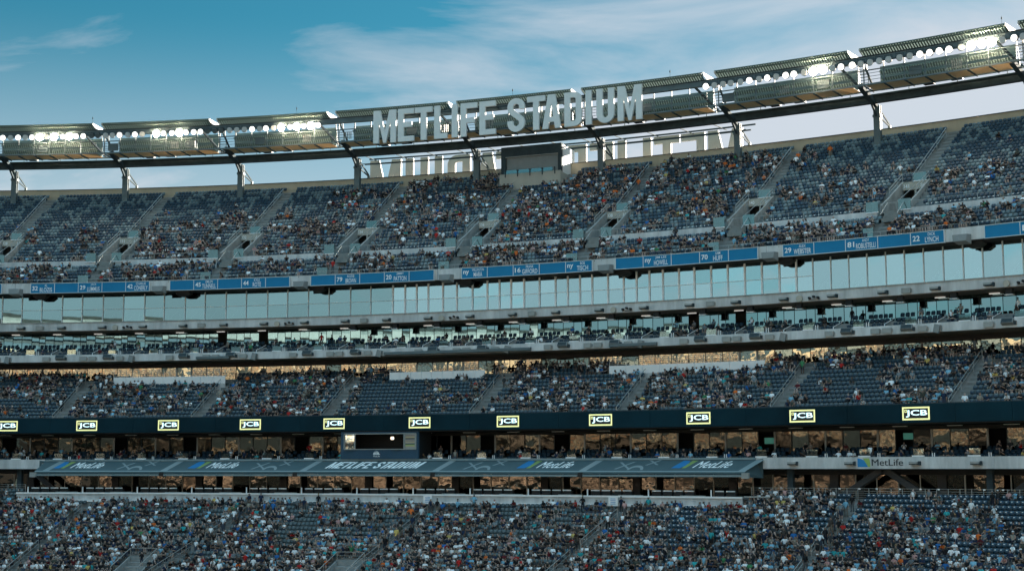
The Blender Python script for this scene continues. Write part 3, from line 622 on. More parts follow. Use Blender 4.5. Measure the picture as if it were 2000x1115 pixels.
# speakers and flat boxes hanging above the ring beam
for j, s in enumerate([-75.9,-59.2,-42.25,-25.5,-8.24,9.36,26.81,45.0]):
    M = FR(s, 19.0, 45.82); b = MB()
    v = [(-.62,-.5,0),(.62,-.5,0),(.62,.5,0),(-.62,.5,0),(-.85,-.6,.75),(.85,-.6,.75),(.85,.5,.75),(-.85,.5,.75)]
    b.v = [tuple(M @ Vector(p)) for p in v]; b.f = [(3,2,1,0),(4,5,6,7),(0,1,5,4),(2,3,7,6),(3,0,4,7),(1,2,6,5)]; b.m = [0,0,0,0,0,1]  # sun-side face coloured white as if lit
    o = b.build('hanging_speaker', [MT['black'], MT['letter_s']], None); tag(o, 'black tapered speaker hung on the ring beam, %s from the left' % ORD[j], 'speaker', 'speakers on the ring beam')
    M = FR([-73.06,-56.25,-39.45,-22.53,-5.28,12.04,29.76,48.1][j], 19.2, 45.9); b = MB(); b.box(-.7, .7, -.3, .3, 0, .62, 0, M); b.bar(M @ Vector((.5,0,.6)), M @ Vector((.5,0,1.0)), .04); b.bar(M @ Vector((-.5,0,.6)), M @ Vector((-.5,0,1.0)), .04)
    tag(b.build('junction_box', MT['grey_box']), 'grey flat box hung above the ring beam, %s from the left' % ORD[j], 'equipment box', 'grey boxes above the ring beam')
# ------------------------------------------------------------------ big letters
H = 4.62
def rounded(cx, cy, r, a0, a1, n=8, ry=None): ry = ry or r; return [(cx+r*math.cos(math.radians(a0+(a1-a0)*i/n)), cy+ry*math.sin(math.radians(a0+(a1-a0)*i/n))) for i in range(n+1)]
def S_poly():
    t = .39; c = rounded(1.19, 3.42, .8, 0, 180, 10, .81); c = [(1.99, 3.1)]+c+[(.39, 3.2), (.52, 2.86), (.95, 2.45), (1.45, 2.08), (1.86, 1.7), (1.99, 1.35)]+rounded(1.19, 1.2, .8, 0, -180, 10, .81)+[(.39, 1.52)]
    L, R = [], []
    for i, p in enumerate(c):
        a = Vector(c[max(i-1, 0)]); q = Vector(c[min(i+1, len(c)-1)]); d = (q-a).normalized(); nr = Vector((-d.y, d.x))
        L.append((p[0]+nr.x*t, p[1]+nr.y*t)); R.append((p[0]-nr.x*t, p[1]-nr.y*t))
    return [L+R[::-1]]
GL = {
 'M': [[(0,0),(0,H),(.95,H),(1.6,1.5),(2.25,H),(3.2,H),(3.2,0),(2.42,0),(2.42,3.0),(1.78,0),(1.42,0),(.78,3.0),(.78,0)]],
 'E': [[(0,0),(0,H),(2.24,H),(2.24,H-.74),(.8,H-.74),(.8,2.72),(1.95,2.72),(1.95,2.0),(.8,2.0),(.8,.74),(2.24,.74),(2.24,0)]],
 'T': [[(.82,0),(.82,H-.76),(0,H-.76),(0,H),(2.45,H),(2.45,H-.76),(1.62,H-.76),(1.62,0)]],
 'L': [[(0,0),(0,H),(.8,H),(.8,.74),(1.82,.74),(1.82,0)]],
 'I': [[(0,0),(0,H),(.79,H),(.79,0)]],
 'F': [[(0,0),(0,H),(2.31,H),(2.31,H-.74),(.8,H-.74),(.8,2.55),(1.95,2.55),(1.95,1.83),(.8,1.83),(.8,0)]],
 'A': [[(0,0),(.78,H),(1.74,H),(2.52,0),(1.74,0),(1.6,.9),(.92,.9),(.78,0)],[(1.04,1.6),(1.48,1.6),(1.26,3.5)]],
 'D': [[(0,0),(0,H)]+rounded(1.32,H-1.0,1.0,90,0)+rounded(1.32,1.0,1.0,0,-90),[(.8,.74)]+[(x,y) for x,y in rounded(1.2,1.06,.34,-90,0,4)]+[(x,y) for x,y in rounded(1.2,H-1.06,.34,0,90,4)]+[(.8,H-.74)]],
 'U': [[(0,H),(.8,H)]+rounded(1.165,1.1,.365,180,360,8)+[(1.53,H),(2.33,H)]+rounded(1.165,1.165,1.165,0,-180,14)],
}
GL['S'] = S_poly()
def letter_obj(ch, sx, parent, o_face, zb, depth, mats, k=1.0, mirror=False, face_in=True):
    loops = GL[ch]; wd = max(p[0] for p in loops[0])
    fl = [p for lp in loops for p in lp]; tri = tessellate_polygon([[Vector((x, y, 0)) for x, y in lp] for lp in loops])
    X = lambda x: sx + ((wd-x) if mirror else x)*k
    b = MB(); n = len(fl)
    b.v = [tuple(P(X(x), o_face, zb+y*k)) for x, y in fl]+[tuple(P(X(x), o_face+depth, zb+y*k)) for x, y in fl]
    for t in tri: b.f.append(tuple(t)); b.m.append(0); b.f.append(tuple(n+i for i in reversed(t))); b.m.append(0 if face_in else 2)
    q = 0
    for lp in loops:
        m = len(lp)
        for i in range(m): b.f.append((q+i, q+(i+1) % m, n+q+(i+1) % m, n+q+i)); b.m.append(1)
        q += m
    me = b.mesh('letter', [MT[x] for x in mats]); bm = bmesh.new(); bm.from_mesh(me); bmesh.ops.recalc_face_normals(bm, faces=bm.faces); bm.to_mesh(me); bm.free()
    return link('letter', me, parent)
FRONT = [('M',-24.97),('E',-21.49),('T',-19.1),('L',-16.39),('I',-13.93),('F',-12.71),('E',-10.08),('S',-6.21),('T',-3.52),('A',-1.45),('D',1.55),('I',4.4),('U',5.86),('M',8.66)]
SG = empty('stadium_sign', FR(-6.5, 13.5, 44.86), 'tall grey block letters spelling the stadium name along the gantry front', 'sign')
for ch, s in FRONT: letter_obj(ch, s, SG, 13.35, 44.86, .35, ('letter', 'letter', 'letter'))
b = MB()
for z in (45.6, 48.6): b.arc(-25, 12, 13.75, 13.9, z, z+.12)
for j in range(14): b.bar(P(-24.3+j*2.75, 13.8, 48.6), P(-24.3+j*2.75, 15, 48.6), .06); b.bar(P(-24.3+j*2.75, 13.8, 45.6), P(-24.3+j*2.75, 15, 45.9), .06)
b.build('letter_frame', MT['steel_d'], SG)
OS = empty('outer_sign', FR(-5, 26, 39.6), 'giant letters on the outer face of the stand, seen from behind reading backwards', 'sign')
k2 = 50.4/36.84
for ch, s in FRONT:
    wd = max(p[0] for p in GL[ch][0]); letter_obj(ch, -30.15+(11.87-s-wd)*k2, OS, 26.0, 39.0, .35, ('letter_b', 'letter_s', 'letter_b'), k2, True)
MB().arc(-30.2, 21, 26.4, 26.6, 38.6, 39.1).build('sign_base_beam', MT['steel_d'], OS)
# ------------------------------------------------------------------ rooftop control box
M = FR((-9.84-.89)/2, 19.2, 0); BX = empty('control_box', FR(-5.4, 19.2, 38.5), 'grey shuttered control box on a beige base behind the top rows', 'booth')
W = 4.47
b = MB(); b.box(-W-.05, W+.05, 0, .35, 38.0, 40.45, 0, M); b.box(-W-.05, -W+.25, .35, 4.2, 38, 40.4, 0, M); b.box(W-.25, W+.05, .35, 4.2, 38, 40.4, 0, M); b.build('base_wall', MT['beige'], BX)
b = MB(); b.box(-W, -W+.7, .45, .9, 40.4, 44.2, 0, M); b.box(W-.5, W, .45, .9, 40.4, 44.2, 0, M); b.box(-W+.7, W-.5, .45, .9, 42.9, 44.2, 0, M); b.box(-W, W, .45, 5.6, 44.2, 44.35, 0, M); b.build('frame', MT['steel_d'], BX)
MB().box(-W+.7, W-.5, .75, .85, 40.4, 42.9, 0, M).build('shutter', MT['grey_box'], BX); MB().box(-W+.68, W-.48, .4, .5, 42.85, 42.95, 0, M).build('shutter_rail', MT['steel_l'], BX)
MB().box(W-.03, W+.06, .9, 5.5, 40.3, 44.2, 0, M).build('side_wall', MT['letter_s'], BX); MB().box(-W-.06, -W+.03, .9, 5.5, 40.3, 44.2, 0, M).build('side_wall', MT['letter_s'], BX)
for j in range(5):
    b = MB(); x = -W+.85+j*1.83; b.box(x-.06, x+.06, -.12, .0, 40.0, 40.85, 0, M); b.box(x-.06, x+.06, -.25, 0, 40.75, 40.95, 0, M); b.build('parapet_bracket', MT['steel_d'], BX)
MB().box(-W+.7, W-1.1, -.06, .0, 40.45, 40.95, 0, M).build('parapet_glass', MT['gpanel'], BX)
# ------------------------------------------------------------------ name banners
BAN = [(-84.87,-70.33, [], 'plain'), (-66.23,-49.42, [(0,'32','AL','BLOZIS'),(2,'29','JACK','LUMMUS'),(4,'42','CHARLIE','CONERLY')], 'numbered 32, 29 and 42'),
 (-46.5,-29.53, [(1,'45','EMLEN','TUNNELL'),(3,'44','KYLE','ROTE')], 'numbered 45 and 44'), (-26.54,-9.4, [(1,'79','ROSIE','BROWN'),(3,'20','JIMMY','PATTON')], 'numbered 79 and 20'),
 (-5.62,11.79, [(0,'ny','WELLINGTON','MARA'),(2,'16','FRANK','GIFFORD'),(4,'ny','BOB','TISCH')], 'numbered 16 between two emblems'), (14.8,32.54, [(1,'ny','JIM LEE','HOWELL'),(3,'70','SAM','HUFF')], 'with an emblem and number 70'),
 (35.54,53.79, [(0,'29','ALEX','WEBSTER'),(2,'81','ANDY','ROBUSTELLI'),(4,'22','DICK','LYNCH')], 'numbered 29, 81 and 22'), (58.08,76.44, [(1,'1','','')], 'blank at first, cut by the right edge')]
for bi, (a, c, tx, ds) in enumerate(BAN):
    R = empty('name_banner', FR((a+c)/2, -2.5, 23.14), '%s blue tier-edge board from the left, %s' % (ORD[bi-1], ds) if ds != 'plain' else 'blue tier-edge board cut off by the left edge', 'banner', 'blue boards along the top tier edge')
    pw = (c-a)/5
    for j in range(5):
        p = MB().arc(a+j*pw+.03, a+(j+1)*pw-.03, -2.62, -2.44, 23.18, 24.42, 0, 1.2).build('board_panel', MT['blue'], R)
    b = MB(); b.arc(a-.06, c+.06, -2.66, -2.42, 24.42, 24.48, 0, 1.2); b.arc(a-.06, c+.06, -2.66, -2.42, 23.12, 23.18, 0, 1.2)
    for j in range(6): b.box(-.035, .035, -.13, .1, 23.18, 24.42, 0, FR(a+j*pw, -2.54, 0))
    b.build('board_frame', MT['trimw'], R)
    for j, num, fn, ln in tx:
        x = a+j*pw; fnm = lambda px, py: P(px, -2.64, 23.18+py)
        gs = [(fit_geo(text_geo(num, 1, .02), x+.22, x+(1.0 if len(num) > 1 else .6), .34, .92), MT['print_w'])]
        if ln:
            wl = min(pw-1.45, .29*len(ln)); xc = x+1.12+(pw-1.3)/2
            gs.append((fit_geo(text_geo(ln, 1, .01), xc-wl/2, xc+wl/2, .13, .70), MT['print_w']))
            wf = min(1.6, .2*len(fn)); gs.append((fit_geo(text_geo(fn, 1, .005), xc-wf/2, xc+wf/2, .82, 1.14), MT['print_w']))
        map_geo('lettering', gs, fnm, R)
# speakers in the gaps between the banners and under the slab
for j, s in enumerate([-68.33,-48.03,-28.01,-7.73,13.49,33.96,55.63]):
    M = FR(s, -2.55, 23.0); b = MB(); v = [(-.75,-.55,.05),(.6,-.55,.05),(.9,.2,-.25),(-.45,.2,-.25),(-.85,-.45,.75),(.7,-.45,.75),(.95,.15,.75),(-.5,.15,.75)]
    b.v = [tuple(M @ Vector(p)) for p in v]; b.f = [(3,2,1,0),(4,5,6,7),(0,1,5,4),(1,2,6,5),(2,3,7,6),(3,0,4,7)]; b.m = [0]*6
    tag(b.build('edge_speaker', MT['grey_box']), 'grey tilted speaker in the %s gap between blue boards' % ORD[j], 'speaker', 'speakers between the blue boards')
for j, s in enumerate([-65.35,-45.1,-25.99,-5.64,15.24,35.3,56.57]):
    M = FR(s, -1.2, 22.45); b = MB(); v = [(-.5,-.4,0),(.5,-.4,0),(.5,.4,0),(-.5,.4,0),(-1.0,-.55,.4),(1.0,-.55,.4),(1.0,.5,.4),(-1.0,.5,.4),(-.9,-.55,.68),(.9,-.55,.68),(.9,.5,.68),(-.9,.5,.68)]
    b.v = [tuple(M @ Vector(p)) for p in v]; b.f = [(3,2,1,0),(8,9,10,11)]+[(i, (i+1) % 4, 4+(i+1) % 4, 4+i) for i in range(4)]+[(4+i, 4+(i+1) % 4, 8+(i+1) % 4, 8+i) for i in range(4)]; b.m = [0]*10
    tag(b.build('ceiling_speaker', MT['black']), 'black speaker under the top tier edge, %s from the left' % ORD[j], 'speaker', 'black speakers under the top tier edge')
# small lamps and cameras on the concrete bands
def box_lamp():
    b = MB(); b.box(-.42, .42, -.55, .05, 0, .2, 0); b.box(-.42, .42, -.5, .05, -.1, 0, 1); b.box(.45, .6, -.3, .1, -.15, .25, 1); return b.mesh('box_spotlight', [MT['steel_l'], MT['steel_d']])
def round_lamp():
    b = MB(); R = Matrix.Rotation(math.pi/2, 4, 'X'); b.cyl(R @ Matrix.Translation((0, 0, .05)), .36, .36, .22, 14, 0); b.box(-.06, .06, -.05, .1, -.1, .1, 1); return b.mesh('round_speaker', [MT['beige'], MT['steel_d']])
def cluster():
    b = MB(); R = Matrix.Rotation(math.pi/2, 4, 'X')
    for q in range(3): b.cyl(R @ Matrix.Translation((-.5+q*.5, .12*(q % 2), .05)), .15, .13, .32, 8, 0)
    b.box(-.7, .7, -.06, 0, -.2, -.14, 0); return b.mesh('lamp_cluster', [MT['black'], MT['steel_d']])
def sq_flood():
    b = MB(); M = Matrix.Rotation(-.5, 4, 'X'); b.box(-.62, .62, -.5, .0, -.12, .42, 0, M); b.box(-.55, .55, -.52, -.5, -.08, .36, 1, M); b.box(.62, .85, -.25, .05, -.1, .3, 1); return b.mesh('square_floodlight', [MT['grey_box'], MT['steel_d']])
def wh_box(): return MB().box(-.48, .48, -.22, 0, -.2, .35).box(.5, .62, -.12, 0, -.1, .25).mesh('speaker_box', MT['steel_l'])
def tilt_panel():
    M = Matrix.Rotation(.25, 4, 'Y'); return MB().box(-.32, .32, -.3, -.05, -.45, .42, 0, M).box(.35, .5, -.1, 0, -.3, .3, 0).mesh('tilted_panel', MT['grey_box'])
ME = dict(b=(box_lamp(), 'box_spotlight', 'grey box spotlight', 'spotlight'), r=(round_lamp(), 'round_speaker', 'beige round speaker', 'speaker'), c=(cluster(), 'lamp_cluster', 'cluster of three black spot lamps', 'spotlight'),
          q=(sq_flood(), 'square_floodlight', 'grey square floodlight tilted down', 'spotlight'), w=(wh_box(), 'speaker_box', 'pale speaker box', 'speaker'), t=(tilt_panel(), 'tilted_panel', 'grey tilted panel antenna', 'antenna'))
def band(seq, o, z, where):
    cnt = {}
    for k, s in seq:
        if not -76 < s < 66: continue
        me, nm, ds, cat = ME[k]; cnt[k] = cnt.get(k, 0)+1; n_ = cnt[k]-1; od = ORD[n_] if n_ < 20 else 'twenty-'+ORD[n_-20]
        tag(link(nm, me, None, FR(s, o, z, yaw=random.gauss(0, .08))), '%s on the %s, %s from the left' % (ds, where, od), cat, 'fittings on the '+where)
seq = []
for j in range(26):
    s = -74.0+5.72*j; seq.append(('b', s))
    if j % 4 == 3: seq.append(('r', s+1.9)); seq.append(('c', s+3.6))
    elif j % 4 == 1: seq.append(('w', s+2.6))
band(seq, -.66, 18.62, 'press level band')
seq = []
for j in range(17):
    s = -72.5+8.7*j; seq += [('w', s-2.2), ('q', s), ('w', s+1.7), ('t', s+3.3)] if j % 2 == 0 else [('w', s), ('q', s+2.0), ('w', s+5.2)]
band(seq, -2.28, 14.35, 'suite level band')
band([('b', 39.13), ('b', 45.61), ('b', 52.7), ('b', 59.09), ('b', -59.6)], -9.62, .55, 'lowest concrete band')
for a, c, wds in ((-42.5, -37.8, 'left'), (-16.2, 3.6, 'middle'), (13.9, 19.9, 'right')):
    b = MB(); b.prof(a, c, [(-2.3, 14.5), (-2.75, 14.42), (-2.75, 14.12), (-2.3, 14.05)]); tag(b.build('rolled_shade', MT['steel']), 'long grey rolled shade casing on the suite band, %s one of three' % wds, 'shade', 'rolled shades on the suite band')
# ------------------------------------------------------------------ ribbon board with lit logos
RB = empty('ribbon_board', FR(0, -10.1, 4.5), 'long dark electronic ribbon board with lit yellow framed logos', 'display board')
s = SA; 
while s < SB: MB().arc(s+.01, s+5.8, -10.1, -9.85, 4.52, 6.33, 0, 2.9).build('screen_module', MT['screen'], RB); s += 5.82
MB().arc(SA, SB, -10.05, -9.7, 6.33, 6.42).build('board_cap', MT['steel_d'], RB)
for s in [-76.6,-65.06,-53.92,-42.45,-30.97,-19.33,-7.63,4.18,16.18,28.34,40.6,53.18,66.05]:
    fn = lambda x, y, s=s: P(s+x, -10.125, 5.42+y)
    lg = MB(); lg.arc(s-1.46, s+1.46, -10.115, -10.1, 4.78, 6.06, 0, 1.5); L0 = lg.build('lit_logo', MT['logo_y'], RB)
    map_geo('logo_field', [(rect_geo(-1.30, 1.30, -.48, .49, 3), MT['logo_n'])], lambda x, y, s=s: P(s+x, -10.121, 5.42+y), L0)
    gs = [(fit_geo(text_geo('JCB', 1, .02), -1.08, 1.22, -.36, .34), MT['logo_w']), (rect_geo(-1.22, -.94, .10, .38), MT['logo_y']), (rect_geo(-1.15, -1.01, .17, .31), MT['logo_n'])]
    fs = [.128, .132, .136]; vv = []
    map_geo('logo_lettering', [(gs[0][0], gs[0][1])], fn, L0); map_geo('logo_square', [gs[1]], lambda x, y, s=s: P(s+x, -10.13, 5.42+y), L0); map_geo('logo_square_centre', [gs[2]], lambda x, y, s=s: P(s+x, -10.135, 5.42+y), L0)
# ------------------------------------------------------------------ awning
A0, A1 = -59.8, 34.9
def aw(x, t, lift=0.0):                      # t: 0 at the lower edge .. 1 at the top
    return P(x, -12.5+2.9*t-lift*.4, -.30+1.3*t+lift)
AW = empty('awning', FR(-12, -11, .3), 'long slate awning with pale printed lettering above the lounge windows', 'awning')
JN = [A0, -41.97, -23.34, -4.55, 14.75, A1]
for a, c in zip(JN, JN[1:]):
    b = MB(); b.prof(a, c, [(-12.5, -.30), (-9.6, 1.0), (-9.6, .94), (-12.5, -.36)], 0, 2); b.build('awning_canopy', MT['awn'], AW)
    b = MB(); b.prof(a, c, [(-12.5, -.28), (-12.5, -.5), (-12.44, -.5), (-12.44, -.28)]); b.build('awning_valance', MT['awn'], AW)
    MB().arc(a+.35, c-.35, -12.7, -12.55, -.78, -.56).build('awning_bar', MT['awn_l'], AW)
    b = MB(); b.arc(a-.3, a+.3, -12.6, -12.4, -.85, -.35); b.build('awning_joint', MT['black'], AW)
MB().arc(A0, A1, -9.75, -9.55, 1.0, 1.22).build('awning_head', MT['awn_l'], AW)
map_geo('awning_hem', [(rect_geo(A0, A1, 0.0, .10, 40), MT['awn_l'])], lambda x, y: aw(x, y, .012), AW)
for e, sg in ((A0, -1), (A1, 1)):
    b = MB(); v = [P(e, -12.5, -.3), P(e, -9.6, 1.0), P(e+sg*.8, -9.6, 1.1), P(e+sg*.8, -9.6, -.9), P(e, -12.5, -.8)]
    b.quad(v); b.quad([p + Vector((0, .03, 0)) for p in reversed(v)]); b.build('awning_end', MT['awn'], AW)
    MB().box(-.4, .4, -.2, .1, -.95, -.35, 0, FR(e+sg*.1, -12.5, 0)).build('awning_end_cap', MT['steel_l'], AW)
K = 1.45                                       # run along the slope that one printed metre takes
def awtext(geos, name='awning_print'): return map_geo(name, geos, lambda x, y: aw(x, .12+y, .02), AW)
def sheared(g, x0, x1, y0, y1, sh=1.1):
    v, f = fit_geo(g, x0, x1, y0, y1); return [(x+(y-y0)*sh, y) for x, y in v], f
def block_geo(x0, x1, y0, y1):
    v, f = [], []; a, b_ = FRONT[0][1], FRONT[-1][1]+3.2
    for ch, s_ in FRONT:
        loops = GL[ch]; n = len(v); v += [(x0+(s_+x-a)/(b_-a)*(x1-x0), y0+y/H*(y1-y0)) for lp in loops for x, y in lp]
        f += [tuple(n+i for i in t_) for t_ in tessellate_polygon([[Vector((x, y, 0)) for x, y in lp] for lp in loops])]
    return v, f
awtext([(sheared(block_geo(0, 1, 0, 1), -19.8, -7.3, .20, .78), MT['awn_p'])])
for e0, w1 in ((-57.9, -51.3), (-38.9, -32.5), (6.0, 12.7), (25.6, 32.3)):
    for dx in (0, .05): map_geo('awning_print', [(sheared(text_geo('MetLife', 1, 0), e0+2.5+dx, w1+dx, .22, .76), MT['awn_p'])], lambda x, y, dx=dx: aw(x, .12+y, .02+dx*.1), AW)
    awtext([(([(e0, .2), (e0+1.05, .2), (e0+1.75, .5), (e0+1.55, .82), (e0+.75, .82)], [(0,1,2,3,4)]), MT['awn_b'])], 'awning_emblem')
    awtext([(([(e0+1.3, .2), (e0+1.75, .2), (e0+2.55, .82), (e0+1.85, .82)], [(0,1,2,3)]), MT['awn_y'])], 'awning_emblem')
def xg(x, y, sx, sy, t=.34):
    return ([(x-sx, y-sy), (x-sx+t, y-sy), (x+sx, y+sy), (x+sx-t, y+sy), (x+sx-t, y-sy*.9), (x+sx, y-sy*.9), (x-sx+t, y+sy*.9), (x-sx, y+sy*.9)], [(0,1,2,3), (4,5,6,7)])
for a in (-49.0, -30.2, -1.2, 18.4):
    awtext([(xg(a+1.2, .42, 1.0, .30), MT['awn_g']), (xg(a+4.5, .66, .85, .22), MT['awn_g'])], 'awning_pattern')
    ring = [(a+2.9+1.0*math.cos(t), .05+.38*math.sin(t)) for t in [math.pi*i/12 for i in range(13)]]; rin = [(a+2.9+.68*math.cos(t), .05+.22*math.sin(t)) for t in [math.pi*i/12 for i in range(13)]]
    awtext([((ring+rin, [(i, i+1, 14+i, 13+i) for i in range(12)]), MT['awn_g'])], 'awning_pattern')
for a in (-58.9, -42.4, -23.0, -4.9, 14.3, 33.9): awtext([(([(a, -.1), (a+.9, -.1), (a+2.0, .86), (a+1.1, .86)], [(0,1,2,3)]), MT['awn_l' if abs(a) > 50 or a > 30 else 'awn_g'])], 'awning_stripe')
# ------------------------------------------------------------------ broadcast booth on the lower suite level
B0, B1 = -18.21, -8.07; M = FR((B0+B1)/2, -9.85, 1.23); hw = (B1-B0)/2
BB = empty('broadcast_booth', M, 'navy broadcast booth with a wide open window below the ribbon board', 'booth')
b = MB(); b.box(-hw, hw, -.12, .2, 0, 1.15, 0, M); b.box(-hw, hw, -.12, .2, 2.95, 3.2, 0, M); b.box(-hw, -hw+.45, -.12, .2, 1.15, 2.95, 0, M); b.box(hw-.32, hw, -.12, .2, 1.15, 2.95, 0, M); b.build('front_wall', MT['navy'], BB)
b = MB(); b.box(-hw, -hw+.1, .2, 3.5, 0, 3.15, 0, M); b.box(hw-.1, hw, .2, 3.5, 0, 3.15, 0, M); b.box(-hw, hw, 3.5, 3.6, 0, 3.15, 0, M); b.build('inner_wall', MT['room'], BB)
b = MB(); x0, x1 = -hw+.45, hw-.32
b.box(x0-.02, x1+.02, -.2, .02, 1.08, 1.17, 0, M); b.box(x0-.02, x1+.02, -.2, .02, 2.9, 3.0, 0, M)
for x in (x0, x0+1.4, x1-1.55, x1): b.box(x-.05, x+.05, -.2, .02, 1.17, 2.9, 0, M)
b.build('window_frame', MT['steel_l'], BB)
MB().box(x0+.05, x0+1.35, -.06, -.03, 1.17, 2.9, 0, M).build('side_pane', MT['press'], BB)
pp = MB().box(x1-1.5, x1-.05, -.1, -.03, 1.17, 2.9, 0, M).build('poster', MT['steel_l'], BB)
bands = [(1.38,1.52,'wood'),(1.56,1.66,'logo_g'),(1.68,1.78,'soffit'),(1.86,1.98,'wood'),(2.02,2.2,'soffit2'),(2.28,2.4,'soffit'),(2.42,2.6,'wood'),(2.62,2.78,'soffit2')]
for z0, z1, mt in bands: MB().box(x1-1.38, x1-.2, -.115, -.1, z0, z1, 0, M).build('poster_print', MT[mt], pp)
MB().box(-.16, .16, 1.5, 1.6, 2.3, 2.6, 0, M @ Matrix.Translation((.9, 0, 0))).build('studio_lamp', MT['warm'], BB)
em = []
for q, (x, h0) in enumerate(((-.36, .22), (-.22, .34), (-.06, .44), (.12, .36), (.26, .26))): em.append((([(x-.07, .58), (x+.07, .58), (x+.05, .58+h0*.6), (x, .58+h0)], [(0,1,2,3)]), MT['print_w']))
em.append((([(-.48, .5), (.48, .5), (.40, .56), (-.40, .56)], [(0,1,2,3)]), MT['print_w'])); em.append((fit_geo(text_geo('MetLife', 1, 0), -.42, .42, .22, .42), MT['print_w']))
map_geo('booth_emblem', em, lambda x, y: M @ Vector((x-.35, -.13, y)), BB)
for x in (-hw+.5, 1.6): MB().box(x, x+1.3, -.24, -.12, .98, 1.04, 0, M).build('shelf_bracket', MT['steel_d'], BB)
# wall sign on the lowest band, right
WS = empty('wall_sign', FR(48.5, -9.6, .3), 'blue and green leaf emblem with charcoal lettering on the lowest band', 'sign')
fn = lambda x, y: P(x, -9.6, .24+y)
q = [(46.45, 0)]+[(46.45+1.12*math.sin(t), .86*math.cos(t)) for t in [math.pi/2*i/8 for i in range(9)]]
map_geo('sign_emblem', [((q, [tuple(range(len(q)))]), MT['logo_b'])], fn, WS)
map_geo('sign_emblem', [(([(47.62, 0), (47.05, .86), (47.75, .86), (47.85, .4), (47.85, 0)], [(0,1,2,3,4)]), MT['logo_g'])], fn, WS)
for dx in (0, .035): map_geo('sign_lettering', [(fit_geo(text_geo('MetLife', 1, 0), 48.0+dx, 51.4+dx, .12, .78), MT['logo_k'])], lambda x, y, dx=dx: P(x, -9.6-dx*.15, .24+y), WS)
# white notice boards held against the ledge
for px, lab in ((-5.2, 'white notice board behind the person standing in black'), (18.9, 'white printed notice board beside the uniformed guard')):
    b = MB(); M = FR(px, -12.6, -3.9); b.box(-.55, .55, -.02, .02, 0, 1.0, 0, M)
    o = b.build('notice_board', MT['white']); tag(o, lab, 'notice')
    for q in range(4): MB().box(-.3, .3, -.03, -.02, .2+q*.18, .26+q*.18, 0, M).build('notice_print', MT['logo_b'], o)
# televisions glimpsed behind the lower glass
for j, (s, o, z) in enumerate([(-57.3, -3.6, 2.9), (-47.6, -3.6, 3.0), (-38.5, -3.7, 2.7), (-34.2, -3.6, 2.9), (49.5, -3.5, 3.0), (52.5, -3.5, 3.0), (33.8, -3.6, 2.7), (-70, -3.6, 2.8), (-50.5, -5.4, -1.6)]):
    M = FR(s, o+.25 if j < 8 else -5.6, z); b = MB(); b.box(-.65, .65, 0, .08, 0, .75, 0, M); o_ = b.build('television', MT['black']); MB().box(-.6, .6, -.01, .0, .05, .7, 0, M).build('screen', MT['tv'], o_)
    tag(o_, 'television showing a green picture under the ribbon board, %s from the left' % ORD[j] if j < 8 else 'television showing a green picture behind the lounge glass', 'television', 'televisions in the boxes')
